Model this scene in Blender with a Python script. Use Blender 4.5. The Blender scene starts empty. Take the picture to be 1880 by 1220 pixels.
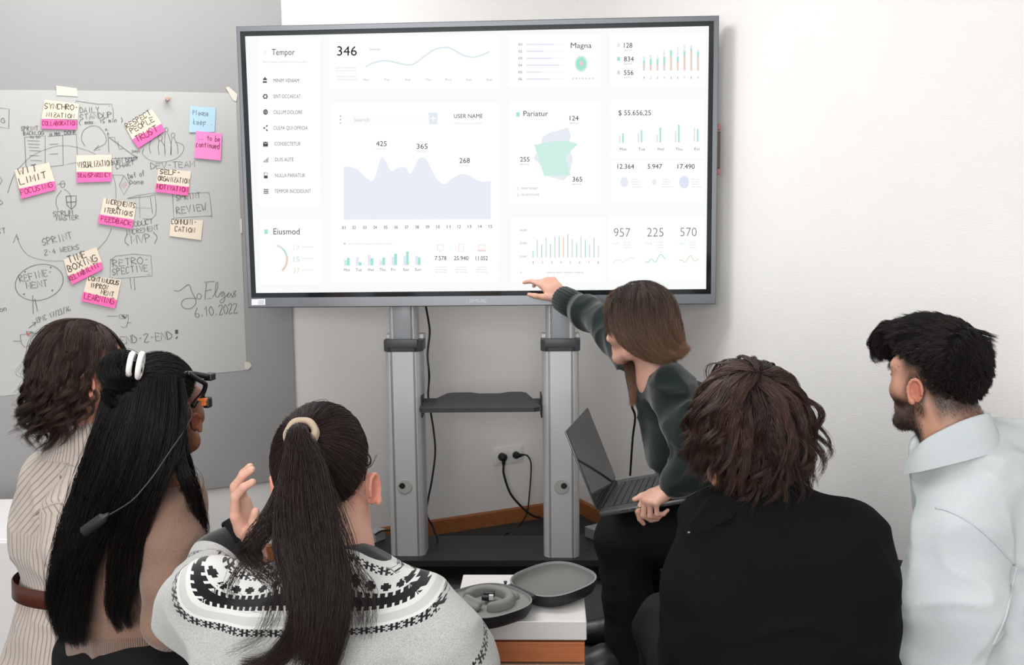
import bpy, math, random
import numpy as np
from mathutils import Vector, Matrix
random.seed(7); rng = np.random.default_rng(7)
SC = bpy.context.scene
COL = SC.collection
# ------------------------------------------------------------------ camera
FPX, PITCH, ROLL, CAMZ = 1800.0, math.radians(6.65), 0.0124, 1.40
_r0 = np.array([1, 0, 0.]); _u0 = np.array([0, math.sin(PITCH), math.cos(PITCH)]); FWD = np.array([0, math.cos(PITCH), -math.sin(PITCH)])
CR = _r0*math.cos(ROLL) - _u0*math.sin(ROLL)
CU = _u0*math.cos(ROLL) + _r0*math.sin(ROLL)
CAM = np.array([0, 0, CAMZ])
_cd = bpy.data.cameras.new('camera'); _co = bpy.data.objects.new('camera', _cd); COL.objects.link(_co)
_m = Matrix.Identity(4)
for _i in range(3):
    _m[_i][0], _m[_i][1], _m[_i][2], _m[_i][3] = CR[_i], CU[_i], -FWD[_i], CAM[_i]
_co.matrix_world = _m
_cd.sensor_fit = 'HORIZONTAL'; _cd.sensor_width = 36; _cd.lens = 36*FPX/1880; _cd.clip_start = 0.05; _cd.clip_end = 60
SC.camera = _co
# ------------------------------------------------------------------ world, lamps, exposure
SC.view_settings.view_transform = 'Standard'; SC.view_settings.look = 'None'
SC.view_settings.exposure = 0.03; SC.view_settings.gamma = 1.0; SC.view_settings.use_curve_mapping = False
W = bpy.data.worlds.new('world'); SC.world = W; W.use_nodes = True
W.node_tree.nodes['Background'].inputs[0].default_value = (0.93, 0.96, 1.0, 1); W.node_tree.nodes['Background'].inputs[1].default_value = 0.66
def area_lamp(name, loc, target, size, power, color=(1, 1, 1)):
    d = bpy.data.lights.new(name, 'AREA'); d.shape = 'RECTANGLE'; d.size, d.size_y = size; d.energy = power; d.color = color
    o = bpy.data.objects.new(name, d); COL.objects.link(o); o.location = loc
    o.rotation_euler = (Vector(target) - Vector(loc)).to_track_quat('-Z', 'Y').to_euler()
    return o
area_lamp('ceiling_lamp_front', (0.35, 2.6, 2.84), (0.35, 2.6, 0), (1.8, 1.0), 4)
area_lamp('ceiling_lamp_right', (0.4, 0.9, 2.84), (0.4, 0.9, 0), (1.0, 1.8), 3)
area_lamp('ceiling_lamp_left', (-1.2, 1.3, 2.84), (-1.2, 1.3, 0), (1.0, 1.8), 16)
area_lamp('ceiling_lamp_back', (-0.9, 3.0, 2.84), (-0.9, 3.0, 0), (1.6, 0.8), 38)
area_lamp('rear_fill_lamp', (-0.9, -2.4, 1.75), (-0.2, 4.0, 1.1), (3.2, 1.7), 165, (1.0, .985, .97))  # unseen fill lamp added behind the camera, brightens the wall under the display
SC.cycles.use_denoising = True
SC.cycles.max_bounces = 8
# ------------------------------------------------------------------ helpers: picture rays to places
def ray(px, py): return CR*(px-940)/FPX - CU*(py-610)/FPX + FWD
def P(px, py, Y):
    v = ray(px, py); return CAM + v*(Y/v[1])
def onplane(px, py, p0, n):
    v = ray(px, py); return CAM + v*(np.dot(np.asarray(p0)-CAM, n)/np.dot(v, n))
def unit(v):
    v = np.asarray(v, float); return v/np.linalg.norm(v)
def lin(c):
    return tuple(((x/255)/12.92 if x/255 <= .04045 else ((x/255+.055)/1.055)**2.4) for x in c)
# ------------------------------------------------------------------ node maths
class N:
    def __init__(s, g, sock): s.g, s.s = g, sock
    def __add__(a, b): return a.g.math('ADD', a, b)
    def __radd__(a, b): return a.g.math('ADD', a, b)
    def __sub__(a, b): return a.g.math('SUBTRACT', a, b)
    def __rsub__(a, b): return a.g.math('SUBTRACT', b, a)
    def __mul__(a, b): return a.g.math('MULTIPLY', a, b)
    def __rmul__(a, b): return a.g.math('MULTIPLY', a, b)
    def __truediv__(a, b): return a.g.math('DIVIDE', a, b)
    def gt(a, b): return a.g.math('GREATER_THAN', a, b)
    def lt(a, b): return a.g.math('LESS_THAN', a, b)
    def abs(a): return a.g.math('ABSOLUTE', a)
    def floor(a): return a.g.math('FLOOR', a)
    def frac(a): return a.g.math('FRACT', a)
    def sin(a): return a.g.math('SINE', a)
    def pp(a, s): return a.g.math('PINGPONG', a, s)
    def max(a, b): return a.g.math('MAXIMUM', a, b)
    def min(a, b): return a.g.math('MINIMUM', a, b)
    def pow(a, b): return a.g.math('POWER', a, b)
    def clamp(a): return a.g.math('MAXIMUM', a.g.math('MINIMUM', a, 1.0), 0.0)
class Mat:
    def __init__(s, name, rough=.5, metal=0., spec=.5, color=(.5, .5, .5)):
        s.m = bpy.data.materials.new(name); s.m.use_nodes = True; s.t = s.m.node_tree
        s.b = s.t.nodes['Principled BSDF']
        s.b.inputs['Roughness'].default_value = rough; s.b.inputs['Metallic'].default_value = metal
        s.b.inputs['Specular IOR Level'].default_value = spec
        s.b.inputs['Base Color'].default_value = (*color, 1)
    def put(s, node, i, v):
        if isinstance(v, N): s.t.links.new(v.s, node.inputs[i])
        elif isinstance(v, (tuple, list)) and len(v) == 3 and node.inputs[i].type == 'RGBA': node.inputs[i].default_value = (*v, 1)
        else: node.inputs[i].default_value = v
    def math(s, op, a, b=0.0):
        n = s.t.nodes.new('ShaderNodeMath'); n.operation = op; s.put(n, 0, a); s.put(n, 1, b); return N(s, n.outputs[0])
    def attr(s, name, out='Fac'):
        n = s.t.nodes.new('ShaderNodeAttribute'); n.attribute_name = name; return N(s, n.outputs[out])
    def coord(s, out='Object'):
        n = s.t.nodes.new('ShaderNodeTexCoord'); return N(s, n.outputs[out])
    def xyz(s, v):
        n = s.t.nodes.new('ShaderNodeSeparateXYZ'); s.put(n, 0, v); return [N(s, o) for o in n.outputs]
    def vec(s, x, y, z):
        n = s.t.nodes.new('ShaderNodeCombineXYZ'); s.put(n, 0, x); s.put(n, 1, y); s.put(n, 2, z); return N(s, n.outputs[0])
    def scale(s, v, sc):
        n = s.t.nodes.new('ShaderNodeVectorMath'); n.operation = 'MULTIPLY'; s.put(n, 0, v); n.inputs[1].default_value = sc; return N(s, n.outputs[0])
    def noise(s, scale, v=None, detail=3, rough=.5):
        n = s.t.nodes.new('ShaderNodeTexNoise'); n.inputs['Scale'].default_value = scale; n.inputs['Detail'].default_value = detail; n.inputs['Roughness'].default_value = rough
        if v is None: v = s.coord()
        s.put(n, 'Vector', v); return N(s, n.outputs['Fac'])
    def mix(s, f, a, b):
        n = s.t.nodes.new('ShaderNodeMix'); n.data_type = 'RGBA'; s.put(n, 0, f); s.put(n, 6, a if isinstance(a, N) else (*a, 1)); s.put(n, 7, b if isinstance(b, N) else (*b, 1)); return N(s, n.outputs[2])
    def base(s, c): s.put(s.b, 'Base Color', c); return s
    def rough(s, c): s.put(s.b, 'Roughness', c); return s
    def bump(s, h, strength=.3, dist=.002):
        n = s.t.nodes.new('ShaderNodeBump'); n.inputs['Strength'].default_value = strength; n.inputs['Distance'].default_value = dist
        s.put(n, 'Height', h); s.t.links.new(n.outputs[0], s.b.inputs['Normal']); return s
def mat(name, rgb, rough=.5, metal=0., spec=.5, var=0., vscale=30, bump=0., bscale=200, bdist=.001):
    """plain coat with a little procedural variation; rgb in 0-255 sRGB"""
    c = lin(rgb); M = Mat(name, rough, metal, spec, c)
    if var:
        n = M.noise(vscale); M.base(M.mix(n, tuple(x*(1-var) for x in c), tuple(min(1, x*(1+var)) for x in c)))
    if bump: M.bump(M.noise(bscale, detail=2), bump, bdist)
    return M.m
def emit(name, rgb, k=1.0):
    m = bpy.data.materials.new(name); m.use_nodes = True; t = m.node_tree; t.nodes.clear()
    e = t.nodes.new('ShaderNodeEmission'); e.inputs[0].default_value = (*lin(rgb), 1); e.inputs[1].default_value = k
    o = t.nodes.new('ShaderNodeOutputMaterial'); t.links.new(e.outputs[0], o.inputs[0]); return m
# ------------------------------------------------------------------ objects
def tag(o, label=None, cat=None, group=None, kind=None):
    if label: o['label'] = label
    if cat: o['category'] = cat
    if group: o['group'] = group
    if kind: o['kind'] = kind
    return o
def empty(name, loc, label=None, cat=None, group=None):
    o = bpy.data.objects.new(name, None); COL.objects.link(o); o.location = [float(x) for x in loc]; o.empty_display_size = .05
    return tag(o, label, cat, group)
def link_mesh(me, name, parent=None):
    o = bpy.data.objects.new(name, me); COL.objects.link(o)
    if parent is not None:
        o.parent = parent
        l = parent.matrix_basis.translation if parent.parent is None else parent.matrix_basis.translation + parent.parent.matrix_basis.translation
        o.matrix_parent_inverse = Matrix.Translation(-l)
    return o
class MB:
    """collects geometry in world space; build() links it as ONE mesh object"""
    def __init__(s): s.v = []; s.f = []; s.mi = []; s.mats = []; s.n = 0; s.cur = 0; s.at = {}
    def use(s, m):
        if m not in s.mats: s.mats.append(m)
        s.cur = s.mats.index(m); return s
    def add(s, V, Fc):
        V = np.asarray(V, float); s.v.append(V); o = s.n
        for q in Fc: s.f.append([int(i)+o for i in q]); s.mi.append(s.cur)
        s.n += len(V); return s
    def quad(s, a, b, c, d): return s.add([a, b, c, d], [(0, 1, 2, 3)])
    def box(s, c, size, R=None, bev=0.0):
        """box centred at c; R rows = local axes; chamfered edges"""
        hx, hy, hz = [x/2 for x in size]; R = np.eye(3) if R is None else np.asarray(R)
        b = min(bev, hx*.9, hy*.9, hz*.9)
        if b <= 0:
            L = np.array([(x, y, z) for x in (-hx, hx) for y in (-hy, hy) for z in (-hz, hz)])
            Fc = [(0, 1, 3, 2), (4, 6, 7, 5), (0, 4, 5, 1), (2, 3, 7, 6), (0, 2, 6, 4), (1, 5, 7, 3)]
            return s.add(L @ R + np.asarray(c), Fc)
        bm = bmesh_box(hx, hy, hz, b)
        return s.add(bm[0] @ R + np.asarray(c), bm[1])
    def tube(s, pts, r, n=8, cap=True, closed=False):
        pts = np.asarray(pts, float); m = len(pts); r = np.full(m, r) if np.isscalar(r) else np.asarray(r)
        t = np.gradient(pts, axis=0) if not closed else np.roll(pts, -1, 0)-np.roll(pts, 1, 0)
        t /= np.linalg.norm(t, axis=1)[:, None] + 1e-12
        ref = np.array([0, 0, 1.]) if abs(t[0][2]) < .9 else np.array([1., 0, 0])
        V = []; x = np.cross(t[0], ref); x /= np.linalg.norm(x)
        for i in range(m):
            x = x - t[i]*(x@t[i]); x /= np.linalg.norm(x)+1e-12; y = np.cross(t[i], x)
            for k in range(n):
                a = 2*math.pi*k/n; V.append(pts[i]+r[i]*(math.cos(a)*x+math.sin(a)*y))
        Fc = []
        for i in range(m if closed else m-1):
            j = (i+1) % m
            for k in range(n): Fc.append((i*n+k, i*n+(k+1) % n, j*n+(k+1) % n, j*n+k))
        if cap and not closed: Fc.append(tuple(range(n))[::-1]); Fc.append(tuple((m-1)*n+k for k in range(n)))
        return s.add(V, Fc)
    def lathe(s, c, prof, ax=(0, 0, 1), n=24):
        """prof: (radius, height along ax)"""
        ax = unit(ax); x = unit(np.cross(ax, (0, 1, 0) if abs(ax[1]) < .9 else (1, 0, 0))); y = np.cross(ax, x); V = []; Fc = []
        for r, h in prof:
            for k in range(n):
                a = 2*math.pi*k/n; V.append(np.asarray(c)+ax*h+r*(math.cos(a)*x+math.sin(a)*y))
        m = len(prof)
        for i in range(m-1):
            for k in range(n): Fc.append((i*n+k, i*n+(k+1) % n, (i+1)*n+(k+1) % n, (i+1)*n+k))
        Fc.append(tuple(range(n))[::-1]); Fc.append(tuple((m-1)*n+k for k in range(n)))
        return s.add(V, Fc)
    def prism(s, poly, d, bev=0.):
        """poly: closed 3-D outline, extruded along vector d"""
        poly = np.asarray(poly, float); n = len(poly); d = np.asarray(d, float)
        V = np.vstack([poly, poly+d]); Fc = [tuple(range(n))[::-1], tuple(range(n, 2*n))]
        for k in range(n): Fc.append((k, (k+1) % n, n+(k+1) % n, n+k))
        return s.add(V, Fc)
    def rings(s, R, capa=True, capb=True):
        n = len(R[0]); V = np.vstack(R); Fc = []
        for i in range(len(R)-1):
            for k in range(n): Fc.append((i*n+k, i*n+(k+1) % n, (i+1)*n+(k+1) % n, (i+1)*n+k))
        if capa: Fc.append(tuple(range(n))[::-1])
        if capb: Fc.append(tuple((len(R)-1)*n+k for k in range(n)))
        return s.add(V, Fc)
    def build(s, name, m=None, parent=None, smooth=False, fix=True):
        me = bpy.data.meshes.new(name); me.from_pydata(np.vstack(s.v).tolist(), [], s.f)
        for k in (s.mats if m is None else [m]): me.materials.append(k)
        if m is None: me.polygons.foreach_set('material_index', s.mi)
        if fix:
            import bmesh
            b = bmesh.new(); b.from_mesh(me); bmesh.ops.recalc_face_normals(b, faces=b.faces); b.to_mesh(me); b.free()
        if smooth:
            me.polygons.foreach_set('use_smooth', [True]*len(me.polygons))
            if smooth != 'all': me.set_sharp_from_angle(angle=math.radians(smooth if smooth > 1 else 40))
        me.update(); return link_mesh(me, name, parent)
_bbc = {}
def bmesh_box(hx, hy, hz, b):
    import bmesh
    k = (round(hx, 5), round(hy, 5), round(hz, 5), round(b, 5))
    if k not in _bbc:
        bm = bmesh.new(); bmesh.ops.create_cube(bm, size=2)
        for v in bm.verts: v.co = (v.co.x*hx, v.co.y*hy, v.co.z*hz)
        bmesh.ops.bevel(bm, geom=bm.edges[:], offset=b, segments=2, profile=.5, affect='EDGES')
        bm.verts.index_update(); _bbc[k] = (np.array([v.co[:] for v in bm.verts]), [[v.index for v in f.verts] for f in bm.faces]); bm.free()
    return _bbc[k]
def rmesh(name, V, Q, mats, parent=None, attrs=None, mi=None):
    """fast mesh from numpy quads, smooth shaded"""
    me = bpy.data.meshes.new(name); nv, nq = len(V), len(Q)
    me.vertices.add(nv); me.vertices.foreach_set('co', np.ascontiguousarray(V, np.float32).ravel())
    me.loops.add(nq*4); me.loops.foreach_set('vertex_index', np.ascontiguousarray(Q, np.int32).ravel())
    me.polygons.add(nq); me.polygons.foreach_set('loop_start', np.arange(nq, dtype=np.int32)*4)
    me.polygons.foreach_set('use_smooth', np.ones(nq, bool))
    if mi is not None: me.polygons.foreach_set('material_index', np.ascontiguousarray(mi, np.int32))
    for m in mats: me.materials.append(m)
    for k, a in (attrs or {}).items():
        at = me.attributes.new(k, 'FLOAT', 'POINT'); at.data.foreach_set('value', np.ascontiguousarray(a, np.float32))
    me.update(calc_edges=True); me.validate(); return link_mesh(me, name, parent)
def catmull(pts, n=8):
    pts = np.asarray(pts, float); q = np.vstack([2*pts[0]-pts[1], pts, 2*pts[-1]-pts[-2]]); out = []
    for i in range(1, len(q)-2):
        for t in np.linspace(0, 1, n, endpoint=False):
            a, b, c, d = q[i-1], q[i], q[i+1], q[i+2]
            out.append(.5*((2*b)+(c-a)*t+(2*a-5*b+4*c-d)*t*t+(3*b-a-3*c+d)*t**3))
    out.append(pts[-1]); return np.array(out)
# ------------------------------------------------------------------ implicit solids -> one continuous surface
class Field:
    def __init__(s, lo, hi, h):
        s.lo = np.asarray(lo, float); s.h = h; s.n = np.ceil((np.asarray(hi)-s.lo)/h).astype(int)+1
        s.F = np.full(s.n, 1.0, np.float32); s.ax = [(s.lo[i]+np.arange(s.n[i])*h).astype(np.float32) for i in range(3)]
    def _sub(s, lo, hi):
        a = np.clip(np.floor((np.asarray(lo)-s.lo)/s.h).astype(int), 0, s.n); b = np.clip(np.ceil((np.asarray(hi)-s.lo)/s.h).astype(int)+1, 0, s.n)
        sl = tuple(slice(a[i], b[i]) for i in range(3))
        X, Y, Z = np.meshgrid(*[s.ax[i][sl[i]] for i in range(3)], indexing='ij'); return sl, X, Y, Z
    def _op(s, lo, hi, k, fn, cut=False):
        pad = k+3*s.h; sl, X, Y, Z = s._sub(np.asarray(lo)-pad, np.asarray(hi)+pad)
        if X.size == 0: return
        d = fn(X, Y, Z).astype(np.float32); a = s.F[sl]
        if cut: a, d = -a, d
        kk = max(k, 1e-6); hh = np.maximum(kk-np.abs(a-d), 0)/kk; r = np.minimum(a, d)-hh*hh*kk*.25
        s.F[sl] = -r if cut else r
    def cone(s, a, b, ra, rb, k=.01, cut=False, flat=None):
        """tapered capsule a-b; flat=(direction, factor<1) squashes it"""
        a = np.asarray(a, float); b = np.asarray(b, float); m = max(ra, rb)
        lo = np.minimum(a-ra, b-rb)-.003; hi = np.maximum(a+ra, b+rb)+.003
        ab = b-a; L2 = ab@ab+1e-12
        if flat: fn_, q = unit(flat[0]), flat[1]
        def f(X, Y, Z):
            x, y, z = X-a[0], Y-a[1], Z-a[2]
            t = np.clip((x*ab[0]+y*ab[1]+z*ab[2])/L2, 0, 1)
            x = x-t*ab[0]; y = y-t*ab[1]; z = z-t*ab[2]
            r2 = x*x+y*y+z*z
            if flat: u = x*fn_[0]+y*fn_[1]+z*fn_[2]; r2 = r2+u*u*(1/(q*q)-1); return (np.sqrt(r2)-(ra+(rb-ra)*t))*(q+1)*.5
            return np.sqrt(r2)-(ra+(rb-ra)*t)
        s._op(lo, hi, k, f, cut); return s
    def chain(s, pts, rs, k=.01, flat=None):
        for i in range(len(pts)-1): s.cone(pts[i], pts[i+1], rs[i], rs[i+1], k, flat=flat)
        return s
    def ell(s, c, r, R=None, k=.01, cut=False):
        """ellipsoid; rows of R are its axes in the world"""
        c = np.asarray(c, float); r = np.asarray(r, float); R = np.eye(3) if R is None else np.asarray(R, float); m = r.max()
        ext = np.sqrt(((R*r[:, None])**2).sum(0))
        def f(X, Y, Z):
            x, y, z = X-c[0], Y-c[1], Z-c[2]; p = [x*R[i, 0]+y*R[i, 1]+z*R[i, 2] for i in range(3)]
            k0 = np.sqrt(sum((p[i]/r[i])**2 for i in range(3))); k1 = np.sqrt(sum((p[i]/r[i]**2)**2 for i in range(3)))+1e-9
            return k0*(k0-1)/k1
        s._op(c-ext, c+ext, k, f, cut); return s
    def loft(s, c, R, secs, k=.02, ex=2.3, cap=.03):
        """secs: rows (t, cx, cy, a, b) along the third axis of frame R at c"""
        c = np.asarray(c, float); R = np.asarray(R, float); S = np.asarray(secs, float)
        tt = np.linspace(S[0, 0], S[-1, 0], 60); D = [np.interp(tt, S[:, 0], S[:, j]) for j in range(1, 5)]
        for _ in range(3):
            D = [np.concatenate([d[:1], (d[:-2]+2*d[1:-1]+d[2:])/4, d[-1:]]) for d in D]
        cor = []
        for q in S:
            for sx in (-1, 1):
                for sy in (-1, 1): cor.append(c+R[0]*(q[1]+sx*q[3])+R[1]*(q[2]+sy*q[4])+R[2]*q[0])
        cor = np.array(cor)
        def f(X, Y, Z):
            x, y, z = X-c[0], Y-c[1], Z-c[2]; u, v, w = [x*R[i, 0]+y*R[i, 1]+z*R[i, 2] for i in range(3)]
            cx, cy, A, B = [np.interp(w, tt, d) for d in D]
            g = ((np.abs(u-cx)/A)**ex+(np.abs(v-cy)/B)**ex)**(1/ex)
            d = (g-1)*np.minimum(A, B); e = np.maximum(w-S[-1, 0], S[0, 0]-w)
            hh = np.maximum(cap-np.abs(d-e), 0)/cap; return np.maximum(d, e)+hh*hh*cap*.25
        s._op(cor.min(0), cor.max(0), k, f); return s
    def halfcut(s, p, n, k=.004):
        """removes everything on the n side of a plane"""
        p = np.asarray(p, float); n = unit(n); X, Y, Z = np.meshgrid(*s.ax, indexing='ij')
        d = -((X-p[0])*n[0]+(Y-p[1])*n[1]+(Z-p[2])*n[2]); a = -s.F
        hh = np.maximum(k-np.abs(a-d), 0)/k; s.F = -(np.minimum(a, d)-hh*hh*k*.25).astype(np.float32); return s
    def disp(s, fn):
        X, Y, Z = np.meshgrid(*s.ax, indexing='ij'); m = np.abs(s.F) < .03
        s.F[m] += fn(X[m], Y[m], Z[m]).astype(np.float32); return s
    def mesh(s, smooth=1):
        F = s.F; F[0], F[-1] = np.maximum(F[0], .01), np.maximum(F[-1], .01); F[:, 0] = np.maximum(F[:, 0], .01); F[:, -1] = np.maximum(F[:, -1], .01); F[:, :, 0] = np.maximum(F[:, :, 0], .01); F[:, :, -1] = np.maximum(F[:, :, -1], .01)
        S = F < 0; nx, ny, nz = F.shape
        cnt = np.zeros((nx-1, ny-1, nz-1), np.int8)
        off = [(i, j, k) for i in (0, 1) for j in (0, 1) for k in (0, 1)]
        for o in off: cnt += S[o[0]:nx-1+o[0], o[1]:ny-1+o[1], o[2]:nz-1+o[2]]
        act = (cnt > 0) & (cnt < 8); I = np.argwhere(act); idx = np.full(act.shape, -1, np.int32); idx[act] = np.arange(len(I))
        val = np.stack([F[I[:, 0]+o[0], I[:, 1]+o[1], I[:, 2]+o[2]] for o in off], 1); num = np.zeros((len(I), 3)); den = np.zeros(len(I))
        for a in range(8):
            for b in range(a+1, 8):
                if sum(x != y for x, y in zip(off[a], off[b])) != 1: continue
                va, vb = val[:, a], val[:, b]; m = (va < 0) != (vb < 0); t = np.where(m, va/np.where(m, va-vb, 1), 0)[:, None]
                p = np.array(off[a])*(1-t)+np.array(off[b])*t; num[m] += p[m]; den[m] += 1
        V = s.lo+(I+num/den[:, None])*s.h; Q = []
        for ax in range(3):
            n = [nx, ny, nz]; sl0 = [slice(1, m-1) for m in n]; sl0[ax] = slice(0, n[ax]-1); sl1 = list(sl0); sl1[ax] = slice(1, n[ax])
            A, B = S[tuple(sl0)], S[tuple(sl1)]; E = np.argwhere(A != B); st = A[tuple(E.T)]
            base = E.copy(); u, v = [(1, 2), (2, 0), (0, 1)][ax]; base[:, u] += 1; base[:, v] += 1
            def g(du, dv):
                q = base.copy(); q[:, u] -= du; q[:, v] -= dv; return idx[tuple(q.T)]
            q = np.stack([g(1, 1), g(0, 1), g(0, 0), g(1, 0)], 1); q[~st] = q[~st][:, ::-1]; Q.append(q)
        Q = np.vstack(Q)
        e = np.vstack([Q[:, [0, 1]], Q[:, [1, 2]], Q[:, [2, 3]], Q[:, [3, 0]]])
        for _ in range(smooth):
            acc = np.zeros_like(V); c = np.zeros(len(V))
            for j in range(3): acc[:, j] = np.bincount(e[:, 0], V[e[:, 1], j], len(V))
            c = np.bincount(e[:, 0], minlength=len(V)); V = V*.5+.5*acc/c[:, None]
        return V, Q
def vnoise(x, y, z, seed=0):
    """smooth value noise, about -1..1"""
    x = np.asarray(x, np.float64); y = np.asarray(y, np.float64); z = np.asarray(z, np.float64)
    xi, yi, zi = np.floor(x).astype(np.int64), np.floor(y).astype(np.int64), np.floor(z).astype(np.int64); xf, yf, zf = x-xi, y-yi, z-zi
    s = lambda t: t*t*(3-2*t); u, v, w = s(xf), s(yf), s(zf)
    def hsh(i, j, k):
        n = (i*73856093) ^ (j*19349663) ^ (k*83492791) ^ (seed*2654435761); n = (n ^ (n >> 13))*1274126177 & 0x7fffffff; n = (n ^ (n >> 16)) & 0xffff; return n/32767.5-1
    r = 0
    for a in (0, 1):
        for b in (0, 1):
            for c in (0, 1): r = r+hsh(xi+a, yi+b, zi+c)*(u if a else 1-u)*(v if b else 1-v)*(w if c else 1-w)
    return r
# ------------------------------------------------------------------ lettering
_tc = {}
def text_geo(body, offset=0.0):
    k = (body, offset)
    if k not in _tc:
        cu = bpy.data.curves.new('lettering', 'FONT'); cu.body = body; cu.size = 1; cu.offset = offset; cu.resolution_u = 3
        ob = bpy.data.objects.new('lettering', cu); me = bpy.data.meshes.new_from_object(ob)
        v = np.array([x.co[:] for x in me.vertices]).reshape(-1, 3); f = [list(p.vertices) for p in me.polygons]
        bpy.data.objects.remove(ob); bpy.data.curves.remove(cu); bpy.data.meshes.remove(me); _tc[k] = (v, f)
    return _tc[k]
CAPH = None
def text_on(mb, body, x0, x1, yb, cap, to3, offset=0.):
    """lettering between picture columns x0..x1 on baseline yb with capital height cap, carried to a plane by to3(px,py)"""
    global CAPH
    if CAPH is None: CAPH = text_geo('H')[0][:, 1].max()
    v, f = text_geo(body, offset)
    if len(v) == 0: return
    a, b = v[:, 0].min(), v[:, 0].max()
    px = x0+(v[:, 0]-a)/(b-a)*(x1-x0); py = yb-v[:, 1]/CAPH*cap
    mb.add([to3(x, y) for x, y in zip(px, py)], f)
# handwriting: single-stroke capitals and small letters, x 0-4, y 0-9 (baseline 2, capitals to 8, small letters to 6)
GL = {'A': '02 28 42|14 34', 'B': '02 08 27 36 15 34 33 22 02', 'C': '47 28 07 03 12 33', 'D': '02 08 27 45 33 02', 'E': '47 08 05 35|05 02 42', 'F': '47 08 02|05 35',
      'G': '47 28 06 03 22 43 45 25', 'H': '02 08|05 45|42 48', 'I': '22 28', 'J': '18 48 43 22 03', 'K': '02 08|47 05 42', 'L': '08 02 42', 'M': '02 08 24 48 42', 'N': '02 08 42 48',
      'O': '28 06 04 22 44 46 28', 'P': '02 08 37 36 05', 'Q': '28 06 04 22 44 46 28|33 51', 'R': '02 08 37 36 05 42', 'S': '47 28 06 15 34 33 12 03', 'T': '08 48|28 22', 'U': '08 03 22 43 48',
      'V': '08 22 48', 'W': '08 12 26 32 48', 'X': '08 42|02 48', 'Y': '08 25 48|25 22', 'Z': '08 48 02 42|15 35', '0': '28 06 04 22 44 46 28', '1': '06 28 22', '2': '07 28 47 02 42', '3': '08 38 25 34 22 03',
      '4': '38 04 44|36 32', '5': '48 08 05 34 33 02', '6': '38 05 03 22 43 34 04', '7': '08 48 12|15 35', '8': '25 07 28 47 25 03 22 43 25', '9': '46 15 07 28 47 42', '-': '15 35', '.': '22 23', '(': '39 16 14 31', ')': '19 36 34 11',
      '/': '01 49', '!': '29 24|22 23', '&': '42 17 28 36 04 03 12 44', 'a': '46 16 04 13 34 46 42', 'b': '09 02 33 35 05', 'c': '36 16 03 12 32', 'd': '49 42 13 04 16 45', 'e': '04 34 35 16 04 12 33', 'f': '48 29 22|06 36',
      'g': '46 16 04 13 45|46 41 20 01', 'h': '09 02|05 26 35 32', 'i': '26 22|28 27', 'k': '09 02|36 04 32', 'l': '19 13 22', 'm': '02 06|05 16 22|25 36 42', 'n': '02 06|05 26 35 32', 'o': '26 04 22 44 26', 'p': '00 06|05 36 34 12',
      'r': '02 06|05 26 36', 's': '36 16 15 34 22 02', 't': '28 23 32|06 46', 'u': '06 03 22 33 36 32', 'v': '06 22 46', 'w': '06 12 25 32 46', 'x': '06 42|02 46', 'y': '06 22|46 10', ' ': ''}
def pen(mb, pts, w, to3, closed=False):
    """one pen line through picture points"""
    p = np.array([to3(x, y) for x, y in pts]); nrm = to3.n
    t = np.gradient(p, axis=0); t /= np.linalg.norm(t, axis=1)[:, None]+1e-9; sd = np.cross(t, nrm)*w/2
    V = np.vstack([p+sd, p-sd]); m = len(p); mb.add(V, [(i, i+1, m+i+1, m+i) for i in range(m-1)])
_pr = random.Random(5)
def hand_write(mb, s, x0, x1, y0, y1, cap, to3, w=.0022, jit=.25):
    """hand lettering from (x0,y0) to (x1,y1) along the baseline, capital height cap (picture units)"""
    d = np.array([x1-x0, y1-y0], float); L = np.linalg.norm(d); d /= L; up = np.array([d[1], -d[0]]); up = up if up[1] < 0 else -up
    adv = L/(len(s)*5.0-1)
    for i, ch in enumerate(s):
        g = GL.get(ch, '')
        for st in g.split('|'):
            if not st: continue
            q = np.array([(int(c[0]), int(c[1])) for c in st.split()], float)+np.array([[_pr.uniform(-jit, jit), _pr.uniform(-jit, jit)] for _ in st.split()])
            pts = [np.array([x0, y0])+d*((i*5+a)*adv)+up*((b-2)/6*cap) for a, b in q]
            if len(pts) > 2 and ch in 'BCDGJOPQRSU023568690&abcdeghmnopsuy': pts = catmull(pts, 4)
            pen(mb, pts, w, to3)
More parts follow.
